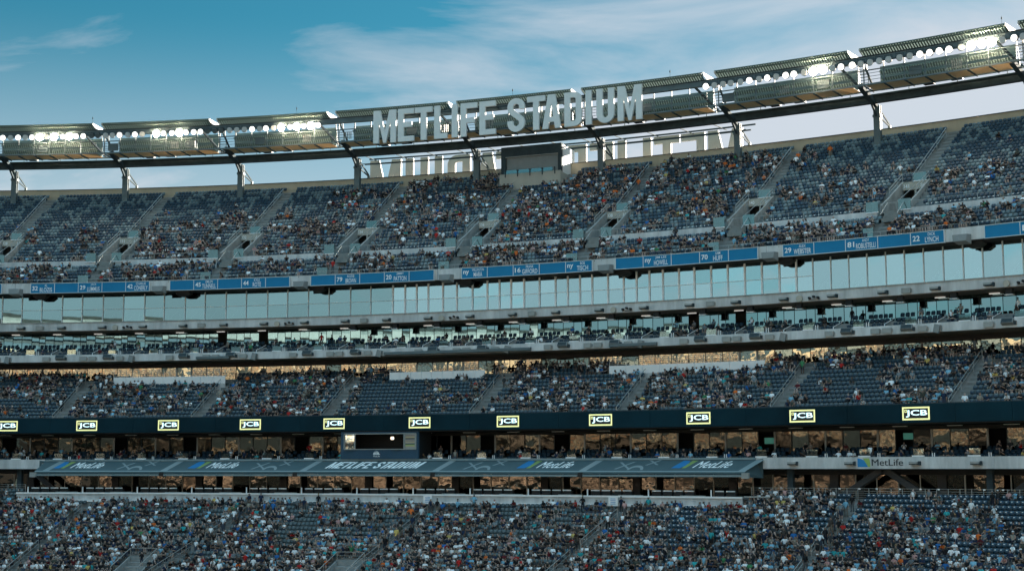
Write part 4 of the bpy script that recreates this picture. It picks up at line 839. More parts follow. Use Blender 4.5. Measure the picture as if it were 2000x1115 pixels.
# ------------------------------------------------------------------ people: pose templates
def skeleton(pose):
    n = dict(pel=(0,.24,.55,.145), wai=(0,.27,.74,.135), che=(0,.28,.95,.155), nek=(0,.26,1.11,.06), he1=(0,.23,1.21,.085), he2=(0,.21,1.33,.088))
    for s, q in (('L',-1),('R',1)):
        n.update({'sh'+s:(.185*q,.27,1.03,.07),'el'+s:(.25*q,.18,.80,.05),'wr'+s:(.16*q,-.02,.70,.038),'ha'+s:(.11*q,-.12,.69,.042),
                  'hi'+s:(.095*q,.2,.56,.095),'kn'+s:(.13*q,-.2,.57,.072),'an'+s:(.13*q,-.15,.12,.046),'to'+s:(.14*q,-.29,.05,.045)})
    def mv(k, x, y, z): n[k] = (x, y, z, n[k][3])
    def lean(d):
        for k in list(n):
            if k[:2] in ('wa','ch','ne','he','sh','el'):
                x, y, z, r = n[k]; f = max(0, z-.6); n[k] = (x, y-d*f, z-.25*abs(d)*f, r)
    if pose == 'lap': pass
    elif pose == 'crossed': mv('elL',-.26,.16,.82); mv('elR',.26,.16,.82); mv('wrL',.02,.04,.86); mv('wrR',-.02,.02,.82); mv('haL',.12,.05,.88); mv('haR',-.12,.04,.84)
    elif pose == 'forward': lean(.75); mv('elL',-.22,-.12,.72); mv('elR',.22,-.12,.72); mv('wrL',-.06,-.26,.66); mv('wrR',.06,-.26,.66); mv('haL',-.02,-.32,.68); mv('haR',.02,-.33,.66)
    elif pose == 'face': mv('elR',.26,.08,.86); mv('wrR',.14,.02,1.08); mv('haR',.09,.06,1.18)
    elif pose == 'phone': mv('elL',-.22,.06,.82); mv('elR',.22,.06,.82); mv('wrL',-.08,-.14,.98); mv('wrR',.08,-.14,.98); mv('haL',-.04,-.18,1.06); mv('haR',.04,-.18,1.06)
    elif pose == 'raised': mv('elL',-.30,.22,1.25); mv('wrL',-.26,.18,1.48); mv('haL',-.24,.17,1.57); mv('elR',.30,.22,1.25); mv('wrR',.26,.18,1.48); mv('haR',.24,.17,1.57)
    elif pose == 'twist':
        mv('he1',.03,.22,1.2); mv('he2',.05,.2,1.32); mv('elL',-.34,.3,.86); mv('wrL',-.50,.32,.92); mv('haL',-.58,.33,.93)
    elif pose in ('stand', 'stride', 'hips', 'bend'):
        up_ = dict(pel=(0,.02,.92,.14), wai=(0,.02,1.08,.13), che=(0,.02,1.32,.16), nek=(0,.02,1.48,.06), he1=(0,0,1.58,.085), he2=(0,-.01,1.70,.088))
        n.update(up_)
        for s, q in (('L',-1),('R',1)):
            n.update({'sh'+s:(.195*q,.02,1.40,.07),'el'+s:(.26*q,.04,1.12,.05),'wr'+s:(.27*q,-.02,.88,.038),'ha'+s:(.27*q,-.04,.79,.042),
                      'hi'+s:(.1*q,.02,.90,.1),'kn'+s:(.12*q,0,.5,.072),'an'+s:(.13*q,.03,.1,.048),'to'+s:(.15*q,-.12,.05,.045)})
        if pose == 'stride': mv('knL',-.11,-.14,.52); mv('anL',-.12,-.1,.12); mv('toL',-.13,-.24,.08); mv('knR',.11,.06,.5); mv('anR',.12,.24,.14); mv('toR',.13,.12,.06); mv('wrL',-.25,-.12,.95); mv('haL',-.24,-.18,.9)
        if pose == 'hips': mv('elL',-.40,.1,1.14); mv('wrL',-.22,-.02,1.0); mv('haL',-.17,-.04,.96); mv('elR',.30,-.08,1.12); mv('wrR',.12,-.22,1.16); mv('haR',.05,-.25,1.18)
        if pose == 'bend':
            mv('wai',0,-.06,1.06); mv('che',0,-.26,1.2); mv('nek',0,-.40,1.26); mv('he1',0,-.48,1.3); mv('he2',0,-.57,1.36)
            for s, q in (('L',-1),('R',1)): mv('sh'+s,.19*q,-.32,1.2); mv('el'+s,.22*q,-.4,.95); mv('wr'+s,.18*q,-.5,.78); mv('ha'+s,.16*q,-.54,.7)
    e = [('pel','wai',1),('wai','che',1),('che','nek',1),('nek','he1',0),('he1','he2',6)]
    for s in 'LR': e += [('che','sh'+s,1),('sh'+s,'el'+s,5),('el'+s,'wr'+s,0),('wr'+s,'ha'+s,0),('pel','hi'+s,2),('hi'+s,'kn'+s,2),('kn'+s,'an'+s,3),('an'+s,'to'+s,4)]
    return n, e
def grow(pose, sub):
    n, e = skeleton(pose); ks = list(n); me = bpy.data.meshes.new('body'); me.from_pydata([n[k][:3] for k in ks], [(ks.index(a), ks.index(b)) for a, b, r in e], [])
    o = bpy.data.objects.new('body', me); COL.objects.link(o)
    m = o.modifiers.new('skin', 'SKIN'); m.use_smooth_shade = True; m.branch_smoothing = .3
    for i, k in enumerate(ks):
        d = me.skin_vertices[0].data[i]; r = n[k][3]; d.radius = (r, r) if k not in ('che','wai','pel') else (r*1.12, r*.82); d.use_root = (k == 'pel')
    if sub: m2 = o.modifiers.new('sub', 'SUBSURF'); m2.levels = sub; m2.render_levels = sub
    else: m2 = o.modifiers.new('dec', 'DECIMATE'); m2.ratio = 0.42
    ev = o.evaluated_get(bpy.context.evaluated_depsgraph_get()).to_mesh()
    ev.calc_loop_triangles()
    V = np.array([tuple(v.co) for v in ev.vertices]); T = np.array([tuple(t.vertices) for t in ev.loop_triangles])
    bpy.data.objects.remove(o)
    C = V[T].mean(1); best = np.full(len(C), 1e9); reg = np.zeros(len(C), int); hz = n['he1']
    for a, b, r in e:
        A, B = np.array(n[a][:3]), np.array(n[b][:3]); d = B-A; t = np.clip(((C-A)@d)/(d@d), 0, 1); ra, rb = n[a][3], n[b][3]
        q = np.linalg.norm(C-(A+t[:,None]*d), axis=1)/(ra+(rb-ra)*t); w_ = q < best; best[w_] = q[w_]; reg[w_] = r
    head = (reg == 6); hc = np.array(n['he2'][:3])
    hair = head & ((C[:,2] > hc[2]+.025) | (C[:,1] > hc[1]+.03)); reg[head & ~hair] = 0
    reg[reg == 6] = 6
    return dict(V=V, T=T, R=reg, head=n['he2'][:3])
SEATED = ['lap','crossed','forward','face','phone','twist','raised']; STANDING = ['stand','stride','hips','bend']
TL = {p: grow(p, 0) for p in SEATED+STANDING}; TH = {p: grow(p, 1) for p in SEATED+STANDING}
SHIRT = [('black',(.010,.011,.013),30),('charcoal',(.030,.035,.039),13),('navy',(.012,.024,.055),14),('grey',(.15,.185,.205),11),('white',(.74,.79,.82),15),('olive',(.05,.058,.048),3),('tan',(.24,.22,.185),3),('brown',(.05,.043,.038),3),
         ('light blue',(.18,.40,.54),6),('blue',(.02,.12,.33),4),('teal',(.03,.32,.35),1.6),('red',(.38,.022,.02),2),('maroon',(.09,.014,.02),2),('orange',(.60,.14,.03),1.2),('pink',(.44,.26,.25),1.4),('yellow',(.50,.38,.12),.7),('green',(.05,.20,.09),.7)]
CS = dict((n, c) for n, c, w_ in SHIRT)
PANTS = [(.012,.014,.018),(.03,.045,.075),(.06,.08,.11),(.10,.105,.11),(.16,.15,.125),(.015,.02,.035)]
SKINS = [('fair',(.31,.225,.185)),('tanned',(.21,.145,.115)),('brown',(.10,.07,.055)),('pale',(.36,.28,.245))]
HAIRS = [('black hair',(.008,.007,.007),30),('brown hair',(.035,.02,.012),30),('blond hair',(.25,.17,.08),10),('grey hair',(.22,.22,.22),7),('a white cap',(.62,.62,.62),9),('a black cap',(.01,.01,.012),9),('a red cap',(.28,.02,.02),2),('a blue cap',(.02,.07,.2),3)]
def pick(lst): return random.choices(lst, weights=[q[-1] for q in lst])[0]
def look(shirt=None, hair=None, sleeve=None):
    sh = shirt or pick(SHIRT)[0]; sk = random.choice(SKINS)[1]; ha = hair or pick(HAIRS)[0]; pa = random.choice(PANTS); f = random.uniform(.8, 1.15)
    c = tuple(min(1, q*f) for q in CS[sh]); hc = [h[1] for h in HAIRS if h[0] == ha][0]
    shorts = random.random() < .5; tank = random.random() < .15
    return dict(shirt=sh, hair=ha, cols=[sk, c, pa, sk if shorts else pa, random.choice([(.5,.5,.5),(.03,.03,.03),(.15,.1,.06)]), sk if tank else c, hc])
def soup(name, items, mat_):                 # items: (V, T, colours per triangle); one mesh with a colour on every face
    nv = sum(len(i[0]) for i in items); nt = sum(len(i[1]) for i in items)
    V = np.empty((nv, 3), np.float32); T = np.empty((nt, 3), np.int32); K = np.empty((nt, 4), np.float32); a = b = 0
    for v, t, c in items:
        V[a:a+len(v)] = v; T[b:b+len(t)] = t+a; K[b:b+len(t), :3] = c; a += len(v); b += len(t)
    K[:, 3] = 1
    me = bpy.data.meshes.new(name); me.vertices.add(nv); me.vertices.foreach_set('co', V.ravel()); me.loops.add(nt*3); me.loops.foreach_set('vertex_index', T.ravel())
    me.polygons.add(nt); me.polygons.foreach_set('loop_start', np.arange(0, nt*3, 3, dtype=np.int32)); me.polygons.foreach_set('loop_total', np.full(nt, 3, np.int32))
    at = me.attributes.new('tint', 'FLOAT_COLOR', 'FACE'); at.data.foreach_set('color', K.ravel()); me.materials.append(mat_); me.update(calc_edges=True); return me
def smooth(me): me.polygons.foreach_set('use_smooth', np.ones(len(me.polygons), bool)); return me
def xf(V, M, k=1.0): A = np.array(M); return (V*k)@A[:3,:3].T + A[:3,3]
HAIRM = {}
def hair_item(center, cap, col):             # a skull-cap of hair, or a cap with its peak
    key = cap
    if key not in HAIRM:
        v, t = [], []
        for j in range(4):
            th = math.radians(2+j*33)
            for i in range(10):
                ph = 2*math.pi*i/10; sy = 1.1 if math.sin(ph) > 0 else .95; dr = 1 if math.sin(ph) > -.3 or j < 3 else .86
                v.append((.103*math.sin(th)*math.cos(ph)*dr, .118*math.sin(th)*math.sin(ph)*sy+.012, .112*math.cos(th*(1 if math.sin(ph) > -.3 else .80))))
        for j in range(3):
            for i in range(10): a, b2, c, d = j*10+i, j*10+(i+1) % 10, (j+1)*10+(i+1) % 10, (j+1)*10+i; t += [(a, c, b2), (a, d, c)]
        t += [(0, i, i+1) for i in range(1, 9)]
        if cap: n = len(v); v += [(-.08,-.09,.03),(.08,-.09,.03),(.07,-.21,.01),(-.07,-.21,.01)]; t += [(n, n+1, n+2), (n, n+2, n+3)]
        HAIRM[key] = (np.array(v), np.array(t))
    v, t = HAIRM[key]; return v+np.array(center)+np.array((0, -.005, .02)), t, np.tile(col, (len(t), 1))
# ------------------------------------------------------------------ seats
def seat_parts():
    back = [(-.22,.40,.42),(.22,.40,.42),(.23,.46,.78),(.15,.48,.86),(-.15,.48,.86),(-.23,.46,.78)]
    B = np.array(back+[(x, y+.05, z) for x, y, z in back]); bt = [(0,1,2),(0,2,5),(5,2,3),(5,3,4)]; bt += [(a+6, c+6, b+6) for a, b, c in bt]
    for i in range(6): j = (i+1) % 6; bt += [(i, i+6, j), (j, i+6, j+6)]
    pan = [(-.21,.33,.40),(.21,.33,.40),(.21,.36,.72),(-.21,.36,.72)]; Pn = np.array(pan+[(x, y+.05, z) for x, y, z in pan]); pt = [(0,1,2),(0,2,3),(4,6,5),(4,7,6)]
    for i in range(4): j = (i+1) % 4; pt += [(i, i+4, j), (j, i+4, j+4)]
    pl = np.array([(-.07,.325,.70),(.07,.325,.70),(.07,.325,.78),(-.07,.325,.78)]); lt = [(0,1,2),(0,2,3)]
    return (B, np.array(bt)), (Pn, np.array(pt)), (pl, np.array(lt))
(SBV, SBT), (SPV, SPT), (SLV, SLT) = seat_parts()
SLATE, NAVY = np.array((.105,.155,.172)), np.array((.010,.034,.057))
# ------------------------------------------------------------------ who sits where
def S_of(px, o, z):
    a, b = -140, 140
    for _ in range(40):
        m = (a+b)/2
        if project(P(m, o, z))[0] < px: a = m
        else: b = m
    return (a+b)/2
DU = [(0,[.25,.25,.12,0,0,0]),(60,[.2,.2,.35,.05,0,0]),(130,[.15,.3,.3,0,0,0]),(200,[.12,.15,.1,0,0,0]),(270,[.3,.5,.3,.0,0,0]),(300,[.45,.6,.4,.03,0,0]),(370,[.5,.75,.6,.08,0,0]),(450,[.45,.6,.35,.15,.02,0]),(520,[.6,.65,.4,.3,.1,0]),(600,[.65,.6,.5,.4,.25,.05]),(700,[.5,.5,.55,.5,.45,.3]),(760,[.3,.4,.4,.4,.5,.6]),(850,[.25,.4,.5,.4,.4,.25]),
  (950,[.5,.4,.5,.65,.6,.55]),(1050,[.75,.8,.8,.75,.7,.6]),(1150,[.6,.7,.75,.8,.8,.7]),(1230,[.3,.5,.6,.7,.75,.6]),(1300,[.3,.4,.4,.6,.75,.5]),(1400,[.35,.75,.7,.6,.65,.55]),(1480,[.3,.5,.4,.55,.75,.6]),(1540,[.5,.55,.5,.25,.1,.15]),(1600,[.3,.35,.3,.05,0,0]),(1700,[.3,.4,.35,.1,0,0]),(1760,[.15,.35,.25,.02,0,.05]),(1850,[.15,.3,.25,.05,0,.03]),(2000,[.1,.15,.1,.15,0,0])]
DF = [(0,[.2,.2,.1]),(60,[.4,.6,.5]),(160,[.35,.5,.3]),(200,[.7,.5,.1]),(300,[.7,.8,.6]),(400,[.7,.7,.5]),(500,[.6,.6,.4]),(650,[.4,.4,.4]),(750,[.7,.8,.7]),(850,[.5,.4,.3]),(950,[.7,.7,.6]),(1100,[.8,.8,.7]),(1250,[.4,.45,.35]),(1400,[.35,.45,.3]),(1500,[.7,.7,.6]),(1650,[.8,.85,.6]),(1780,[.7,.7,.3]),(1900,[.4,.5,.3]),(2000,[.4,.4,.4])]
DM = [(0,[.6,.55,.6,.55,.7]),(100,[.6,.5,.5,.5,.6]),(180,[.45,.4,.3,.4,.5]),(260,[.5,.5,.5,.4,.5]),(350,[.6,.4,.3,.15,.3]),(440,[.6,.6,.5,.3,.5]),(550,[.7,.7,.65,.5,.6]),(650,[.5,.5,.55,.6,.6]),(720,[.35,.3,.15,.5,.7]),(850,[.4,.2,.1,.6,.8]),(930,[.4,.5,.5,.6,.6]),(1030,[.35,.45,.75,.8,.8]),(1150,[.2,.3,.75,.6,.7]),(1230,[.4,.4,.5,.4,.6]),(1300,[.7,.5,.6,.6,.5]),(1450,[.7,.5,.5,.6,.5]),(1560,[.5,.4,.5,.6,.6]),(1680,[.55,.4,.3,.45,.6]),(1800,[.6,.5,.6,.7,.7]),(1950,[.6,.6,.6,.6,.6])]
DL = [(0,[.85,.8,.85,.8,.8]),(150,[.8,.85,.8,.8,.8]),(230,[.85,.85,.6,.4,.7]),(330,[.8,.85,.7,.5,.4]),(430,[.75,.75,.7,.75,.6]),(520,[.8,.8,.75,.8,.5]),(580,[.8,.8,.45,.4,.5]),(700,[.85,.8,.7,.5,.5]),(830,[.9,.85,.85,.7,.5]),(950,[.9,.9,.9,.7,.4]),(1030,[.85,.7,.4,.5,.45]),(1120,[.9,.9,.8,.8,.6]),(1200,[.85,.8,.7,.6,.7]),(1300,[.9,.8,.5,.4,.85]),(1420,[.9,.85,.5,.6,.9]),(1520,[.85,.8,.6,.5,.8]),(1620,[.9,.9,.75,.6,.5]),(1750,[.9,.85,.75,.6,.35]),(1850,[.85,.65,.5,.5,.3]),(1950,[.8,.4,.5,.5,.25])]
def density(tab, o, z):
    xs = [S_of(x, o, z) for x, _ in tab]; A = np.array([d for _, d in tab]); kn = np.linspace(0, 1, A.shape[1])
    return lambda s, f: float(np.interp(f, kn, [np.interp(s, xs, A[:, j]) for j in range(A.shape[1])]))
SPOTS = []                                    # every seat: tier, row, s, o, z, occupied
def coarse(tier, k, s): return random.Random('%s %d %d' % (tier, k//3, int((s+200)/4.3+k*.13))).random()
def fill(tier, rows, fn, blocked, dens, frac, s0=-84.0, s1=76.0):
    tmp = []
    for k in rows:
        o, z = fn(k); ds = .52*R0/(R0+o+.3); s = s0; left = 0
        while s < s1:
            if left == 0: left = random.randint(1, 6); u = random.random()
            left -= 1
            if not blocked(s, o, k): tmp.append((k, s, o, z, .40*u+.34*coarse(tier, k, s)+.26*random.random()))
            s += ds
    r = np.argsort(np.argsort([t[4] for t in tmp]))/max(1, len(tmp))
    for t, q in zip(tmp, r): SPOTS.append((tier, t[0], t[1], t[2], t[3], q < dens(t[1], frac(t[0]))))
def b_up(s, o, k):
    if any(abs(s-a) < .78 for a in AU) and k >= VTOP: return True
    if k < VTOP and any(abs(s-c) < VW+(.85 if k > 0 else 1.5) for c in VOMC): return True
    return k >= 19 and -10.4 < s < 0.2
_du = density(DU, 12, 34); fill('upper', range(NU), up, b_up, lambda s, f: .72*_du(s, f), lambda k: k/(NU-1))
fill('front', range(NF), fr, lambda s, o, k: any(abs(s-a+.3) < 1.0 for a in AU), density(DF, 0, 25.5), lambda k: k/(NF-1))
fill('mezz', range(NM), mz, lambda s, o, k: any(abs(s-a) < .9 for a in AM) or (k >= 10 and any(a-.3 < s < c+.3 for a, c in PLAT)), (lambda d_: lambda s, f: .88*d_(s, f))(density(DM, -4, 9)), lambda k: k/(NM-1))
def b_lo(s, o, k):
    if any(abs(s-al_s(i, o)) < .78 for i in range(len(AL))): return True
    if k >= 12 and (abs(s+38.3) < 2.3 or abs(s+9.8) < 2.3): return True
    return k < 0 and LEDGE0-.3 < s < LEDGE1+.5
fill('lower', range(-3, 17), lo, b_lo, (lambda d_: lambda s, f: 1.06*d_(s, f))(density(DL, -18, -7)), lambda k: min(1, max(0, 1-k/13)))
BAYJ = [c for c in BAYS if -84 < c < 74]
def sfill(tier, o, z, p):
    for c in BAYJ:
        for q in range(9):
            s = c+.35+q*.56
            if q in (3,) or (tier == 'suite' and q > 8) or (o < -1 and tier == 'suite' and 3 < q < 6): continue
            SPOTS.append((tier, 0, s, o, z, random.random() < p))
for o, z in ((-1.5, 14.5), (-.5, 15.1), (.6, 15.7)): sfill('suite', o-.1, z, .15)
for o, z in ((-8.9, .62), (-7.9, 1.02), (-6.8, 1.42)): sfill('lsuite', o, z, .22)
SPOTS = [t for t in SPOTS if not (t[0] == 'lsuite' and B0-.4 < t[2] < B1+.4)]
# ------------------------------------------------------------------ people with a look of their own
def find_on(fn, ks, px, py, h):
    best = None
    for k in ks:
        o, z = fn(k); s = S_of(px, o+.3, z+h); y = project(P(s, o+.3, z+h))[1]
        if best is None or abs(y-py) < best[0]: best = (abs(y-py), s, o, z, k)
    return best[1:]
NOTE = [  # tier, photo column and row of the chest, pose, facing away, shirt, hair, label
 ('u',1247,353,'stand',0,'orange','black hair','person in a bright orange top standing by the upper aisle right of the control box'),
 ('u',972,411,'stand',1,'white','brown hair','person in a white shirt with back turned, standing above a vomitory in the upper tier'),
 ('u',728,424,'stand',1,'navy','black hair','person in navy standing in the upper tier aisle beside a glass guard'),
 ('u',852,462,'stand',0,'red','brown hair','person in a long red top standing near the front of the upper tier'),
 ('u',866,460,'stand',1,'white','black hair','person in white standing next to the red top near the upper front rows'),
 ('u',890,456,'hips',1,'blue','brown hair','person in blue with back turned at the upper tier front guard'),
 ('u',777,462,'stand',0,'black','black hair','person in black standing in the upper tier behind the front rows'),
 ('u',1033,415,'stand',0,'red','brown hair','person in a red shirt standing beside the aisle right of centre, upper tier'),
 ('v',950,468,'stand',0,'orange','black hair','person in orange shirt and dark trousers standing at the vomitory below number 336'),
 ('v',1206,430,'stand',0,'black','black hair','taller person in black standing inside the vomitory mouth'),
 ('v',1217,434,'hips',0,'black','brown hair','shorter person in black standing inside the vomitory mouth'),
 ('f',650,514,'stand',0,'red','black hair','person in red standing in the front rows above the board numbered 79'),
 ('f',748,515,'lap',0,'orange','black hair','person in bright orange seated in front rows above the board numbered 79'),
 ('f',1434,468,'stand',1,'light blue','brown hair','person in light blue with back turned, standing above the board numbered 70'),
 ('f',1172,468,'stand',0,'maroon','black hair','person in maroon standing in the stair gap of the cross wall'),
 ('m',197,748,'stride',1,'white','black hair','person in white top climbing the middle tier aisle at the far left'),
 ('m',208,743,'stride',1,'white','a white cap','person in white top and white cap climbing behind another in the middle tier'),
 ('m',119,786,'stand',1,'white','black hair','person in white with back turned, standing low in the middle tier at left'),
 ('m',1567,712,'stand',1,'green','brown hair','person in bright green standing at the end of the right platform'),
 ('m',1925,694,'stand',0,'black','black hair','person in black standing at the top of the right middle tier aisle'),
 ('m',1940,692,'hips',0,'black','brown hair','second person in black at the top of the right middle tier aisle'),
 ('m',1812,706,'lap',0,'yellow','black hair','seated person in bright yellow high in the right middle tier'),
 ('m',985,740,'stand',1,'charcoal','black hair','person in charcoal standing at the top of the aisle right of the second platform'),
 ('s',626,664,'stand',0,'red','black hair','person in a red dress-like top standing by an open suite door'),
 ('s',1662,662,'stand',0,'black','black hair','person in black and grey standing in a suite, right part'),
 ('s',1986,606,'stand',0,'white','brown hair','person in white standing in the suite at the far right'),
 ('l',222,975,'crossed_s',0,'black','black hair','person in black standing with back to the ledge at left'),
 ('l',517,985,'stand',1,'blue','black hair','person in a blue cape, left of two by the ledge'),
 ('l',534,985,'stand',1,'blue','brown hair','person in a blue cape, right of two by the ledge'),
 ('l',581,978,'hips',0,'grey','a white cap','person in grey with a white cap standing by the ledge'),
 ('l',594,978,'stand',1,'navy','black hair','person in navy standing beside a grey shirt by the ledge'),
 ('l',622,974,'stand',1,'black','blond hair','blond person in black standing at the ledge'),
 ('l',656,986,'stand',1,'black','black hair','small figure in black standing alone below the ledge'),
 ('l',854,982,'stand',0,'black','black hair','person in black standing before the left notice board'),
 ('l',894,982,'stride',1,'light blue','brown hair','person in light blue walking along the ledge right of a notice board'),
 ('l',926,978,'hips',0,'light blue','grey hair','grey haired person in light blue top and black trousers at the ledge'),
 ('l',1138,978,'hips',0,'black','blond hair','blond person in black standing at the ledge under the awning middle'),
 ('l',1213,982,'stand',0,'navy','black hair','uniformed guard in navy standing beside the right notice board'),
 ('l',1652,984,'stand',1,'light blue','brown hair','person in light blue and coral shorts with back turned at the right aisle top'),
 ('l',1638,992,'stand',1,'tan','blond hair','person in tan with back turned beside the light blue shirt'),
 ('l',1664,976,'stand',0,'black','black hair','person in black standing at the top of the right aisle'),
 ('l',1938,970,'stand',0,'black','grey hair','person in a long black outfit standing against the right railing'),
 ('l',1638,1018,'stride',0,'black','black hair','person in black stepping down the right aisle with an arm out'),
 ('l',1888,1018,'lap',0,'teal','black hair','person in bright turquoise seated in the right lower rows'),
 ('l',1492,1048,'stand',1,'navy','black hair','larger of two dark figures standing mid rows, right lower tier'),
 ('l',1482,1046,'stride',1,'black','blond hair','blond figure in black standing mid rows, right lower tier'),
 ('l',1572,1052,'bend',0,'navy','black hair','person in navy bending over the handrail in the right lower aisle'),
 ('l',1531,1092,'stand',1,'white','black hair','person in a white shirt and black shorts with back turned at the bottom right'),
 ('l',479,1092,'stand',1,'red','black hair','person in a red shirt with back turned, bottom left'),
 ('l',495,1094,'stand',1,'white','black hair','person in a white shirt next to the red shirt, bottom left'),
 ('l',419,1096,'bend',0,'white','brown hair','person in white bending forward at the bottom left'),
 ('l',406,1037,'stand',1,'tan','brown hair','person in tan with back turned, standing left of centre in the lower tier'),
 ('l',277,1086,'stand',1,'black','black hair','person in black standing above the lower portal'),
 ('l',302,1082,'stand',0,'white','grey hair','grey haired person in white standing by the lower portal'),
 ('l',896,1096,'stand',0,'red','brown hair','person in a long red garment standing low in the centre rows'),
 ('l',1155,1094,'stand',1,'grey','brown hair','person in grey with back turned at the bottom of the centre aisle'),
 ('l',1104,1062,'forward',0,'charcoal','black hair','person in charcoal leaning forward beside the centre aisle handrail'),
]
USED = []
persons = []                                   # (matrix, scale, pose, look, label or None, spot)
for tier, px, py, pose, away, sh, ha, lab in NOTE:
    seated = pose in SEATED; h = .85 if seated else 1.25
    if tier == 'u': s, o, z, k = find_on(up, range(NU), px, py, h); T_ = 'upper'
    elif tier == 'f': s, o, z, k = find_on(fr, range(NF), px, py, h); T_ = 'front'
    elif tier == 'm': s, o, z, k = find_on(mz, range(NM), px, py, h); T_ = 'mezz'
    elif tier == 'l': s, o, z, k = find_on(lo, range(-3, 17), px, py, h); T_ = 'lower'
    elif tier == 's': o, z, k, T_ = 1.5, 15.7, 0, 'suite'; s = S_of(px, o, z+h)
    else: o, z, k, T_ = (8.3, 28.0, 0, 'none') ; s = S_of(px, o, z+h)
    if tier == 'v': o = 7.6
    if tier == 'l' and k < 0 and LEDGE0 < s < LEDGE1: o, z = lo(0); k = 0
    lk = look(sh, ha); pz = 'crossed' if pose == 'crossed_s' else pose
    if pose == 'crossed_s': pz = 'hips'
    oo = o+.30 if not seated else o
    persons.append((FR(s, oo, z, yaw=(math.pi if away else 0)+random.gauss(0, .2)), random.uniform(.97, 1.05), pz, lk, lab)); USED.append((T_, k, s))
def near_used(t): return any(u[0] == t[0] and u[1] == t[1] and abs(u[2]-t[2]) < .45 for u in USED)
occ, emp = [], []
for t in SPOTS:
    if near_used(t): continue
    if t[5]:
        pose = random.choices(SEATED+['stand', 'hips'], weights=[30,16,18,14,10,8,.7,1.5,1.0])[0]; lk = look()
        if t[0] == 'upper' and -10 < t[2] < 35 and random.random() < .025: lk = look('orange')
        if t[0] == 'lower' and random.random() < .10: lk = look(random.choice(['white', 'white', 'light blue', 'grey', 'teal']))
        occ.append((t, pose, lk))
    else: emp.append(t)
def seen(t, h=.8):
    x, y, d = project(P(t[2], t[3]+.3, t[4]+h)); return (4 < x < 1996 and y < 1103), d
ranked = sorted((seen(q[0])[1], i) for i, q in enumerate(occ) if q[0][0] == 'lower' and seen(q[0])[0])
PICK = set(i for d, i in ranked[:300-len(persons)])
bottom = max(q[0][1] for i, q in enumerate(occ) if i in PICK)
byrow = {}
for i, q in enumerate(occ):
    if q[0][0] == 'lower': byrow.setdefault(q[0][1], []).append((q[0][2], q[2]))
POSEN = {'lap':'hands in lap','crossed':'arms crossed','forward':'leaning forward','face':'hand to face','phone':'hands held up in front','twist':'arm over the next seat','raised':'both arms up','stand':'standing','hips':'standing, hand on hip'}
def nth(n):
    if n <= 20: return ORD[n-1]
    T_ = ['', '', 'twent', 'thirt', 'fort', 'fift', 'sixt', 'sevent', 'eight', 'ninet']; h, r = divmod(n, 100); pre = 'hundred and ' if h == 1 else ('two hundred and ' if h > 1 else '')
    return pre+(ORD[r-1] if 0 < r <= 20 else (T_[r//10]+'ieth' if r % 10 == 0 else T_[r//10]+'y-'+ORD[r % 10-1]))
ROWN = ['bottom visible','second','third','fourth','fifth','sixth','seventh','eighth']
for r in byrow: byrow[r].sort(key=lambda a: a[0])
def nb(k, s, sg):
    for s2, lk in byrow.get(k, []):
        if .3 < (s2-s)*sg < .75: return '%s shirt' % lk['shirt']
    return 'a gap'
cands = []
for i, (t, pose, lk) in enumerate(occ):
    if i in PICK:
        M = FR(t[2], t[3], t[4], yaw=random.gauss(0, .18)); a, b_ = nb(t[1], t[2], -1), nb(t[1], t[2], 1)
        row = ROWN[bottom-t[1]] if bottom-t[1] < 8 else 'upper'
        L1 = 'person in %s, %s, %s, between %s and %s' % (lk['shirt'], lk['hair'], POSEN[pose], a, b_)
        L2 = '%s row: %s shirt, %s, %s, between %s and %s' % (row, lk['shirt'], lk['hair'], POSEN[pose], a, b_)
        rank = sum(1 for s2, l2 in byrow[t[1]] if s2 < t[2] and project(P(s2, t[3]+.3, t[4]+.8))[0] > 4)
        cands.append((M, pose, lk, L1, L2, '%s from left, %s row: person in %s, %s' % (nth(rank+1), row, lk['shirt'], lk['hair'])))
from collections import Counter
c1 = Counter(c[3] for c in cands); c2 = Counter(c[4] for c in cands)
for M, pose, lk, L1, L2, L3 in cands:
    lab = L1 if c1[L1] == 1 and len(L1.split()) <= 16 else (L2 if c2[L2] == 1 and len(L2.split()) <= 16 else L3)
    persons.append((M, random.uniform(.93, 1.05), pose, lk, lab))
for M, k, pose, lk, lab in persons:
    t = TH[pose]; cols = np.array(lk['cols']); reg = t['R'].copy(); reg[reg == 6] = 0
    me = smooth(soup('person', [(t['V']*k, t['T'], cols[reg])], MT['folk'])); o = link('person', me, None, M); tag(o, lab, 'person', 'spectators in the stand')
    cap = 'cap' in lk['hair']; v, tr, c = hair_item(np.array(t['head']), cap, lk['cols'][6]); link('cap' if cap else 'hair', smooth(soup('hair', [(v*k, tr, c)], MT['hair'])), o, M)
items = []
for i in range(len(AL)):                       # people on the lower stairs
    for k in range(0, 12):
        if random.random() < .38:
            o, z = lo(k); q = TL[random.choice(['stand', 'stride', 'stride', 'hips'])]; lk = look(); M = FR(al_s(i, o)+random.uniform(-.25, .25), o+.2, z+.1, yaw=random.choice([0, math.pi])+random.gauss(0, .3))
            items.append((xf(q['V'], M, random.uniform(.95, 1.05)), q['T'], np.array(lk['cols'])[q['R']]))
for i, (t, pose, lk) in enumerate(occ):
    if i in PICK: continue
    q = TL[pose]; M = FR(t[2], t[3], t[4], yaw=random.gauss(0, .25)); cols = np.array(lk['cols'])
    items.append((xf(q['V'], M, random.uniform(.92, 1.06)), q['T'], cols[q['R']]))
cw = link('crowd', soup('crowd', items, MT['folk'])); tag(cw, 'crowd of spectators filling the tiers and boxes of the stand', 'crowd', kind='stuff')
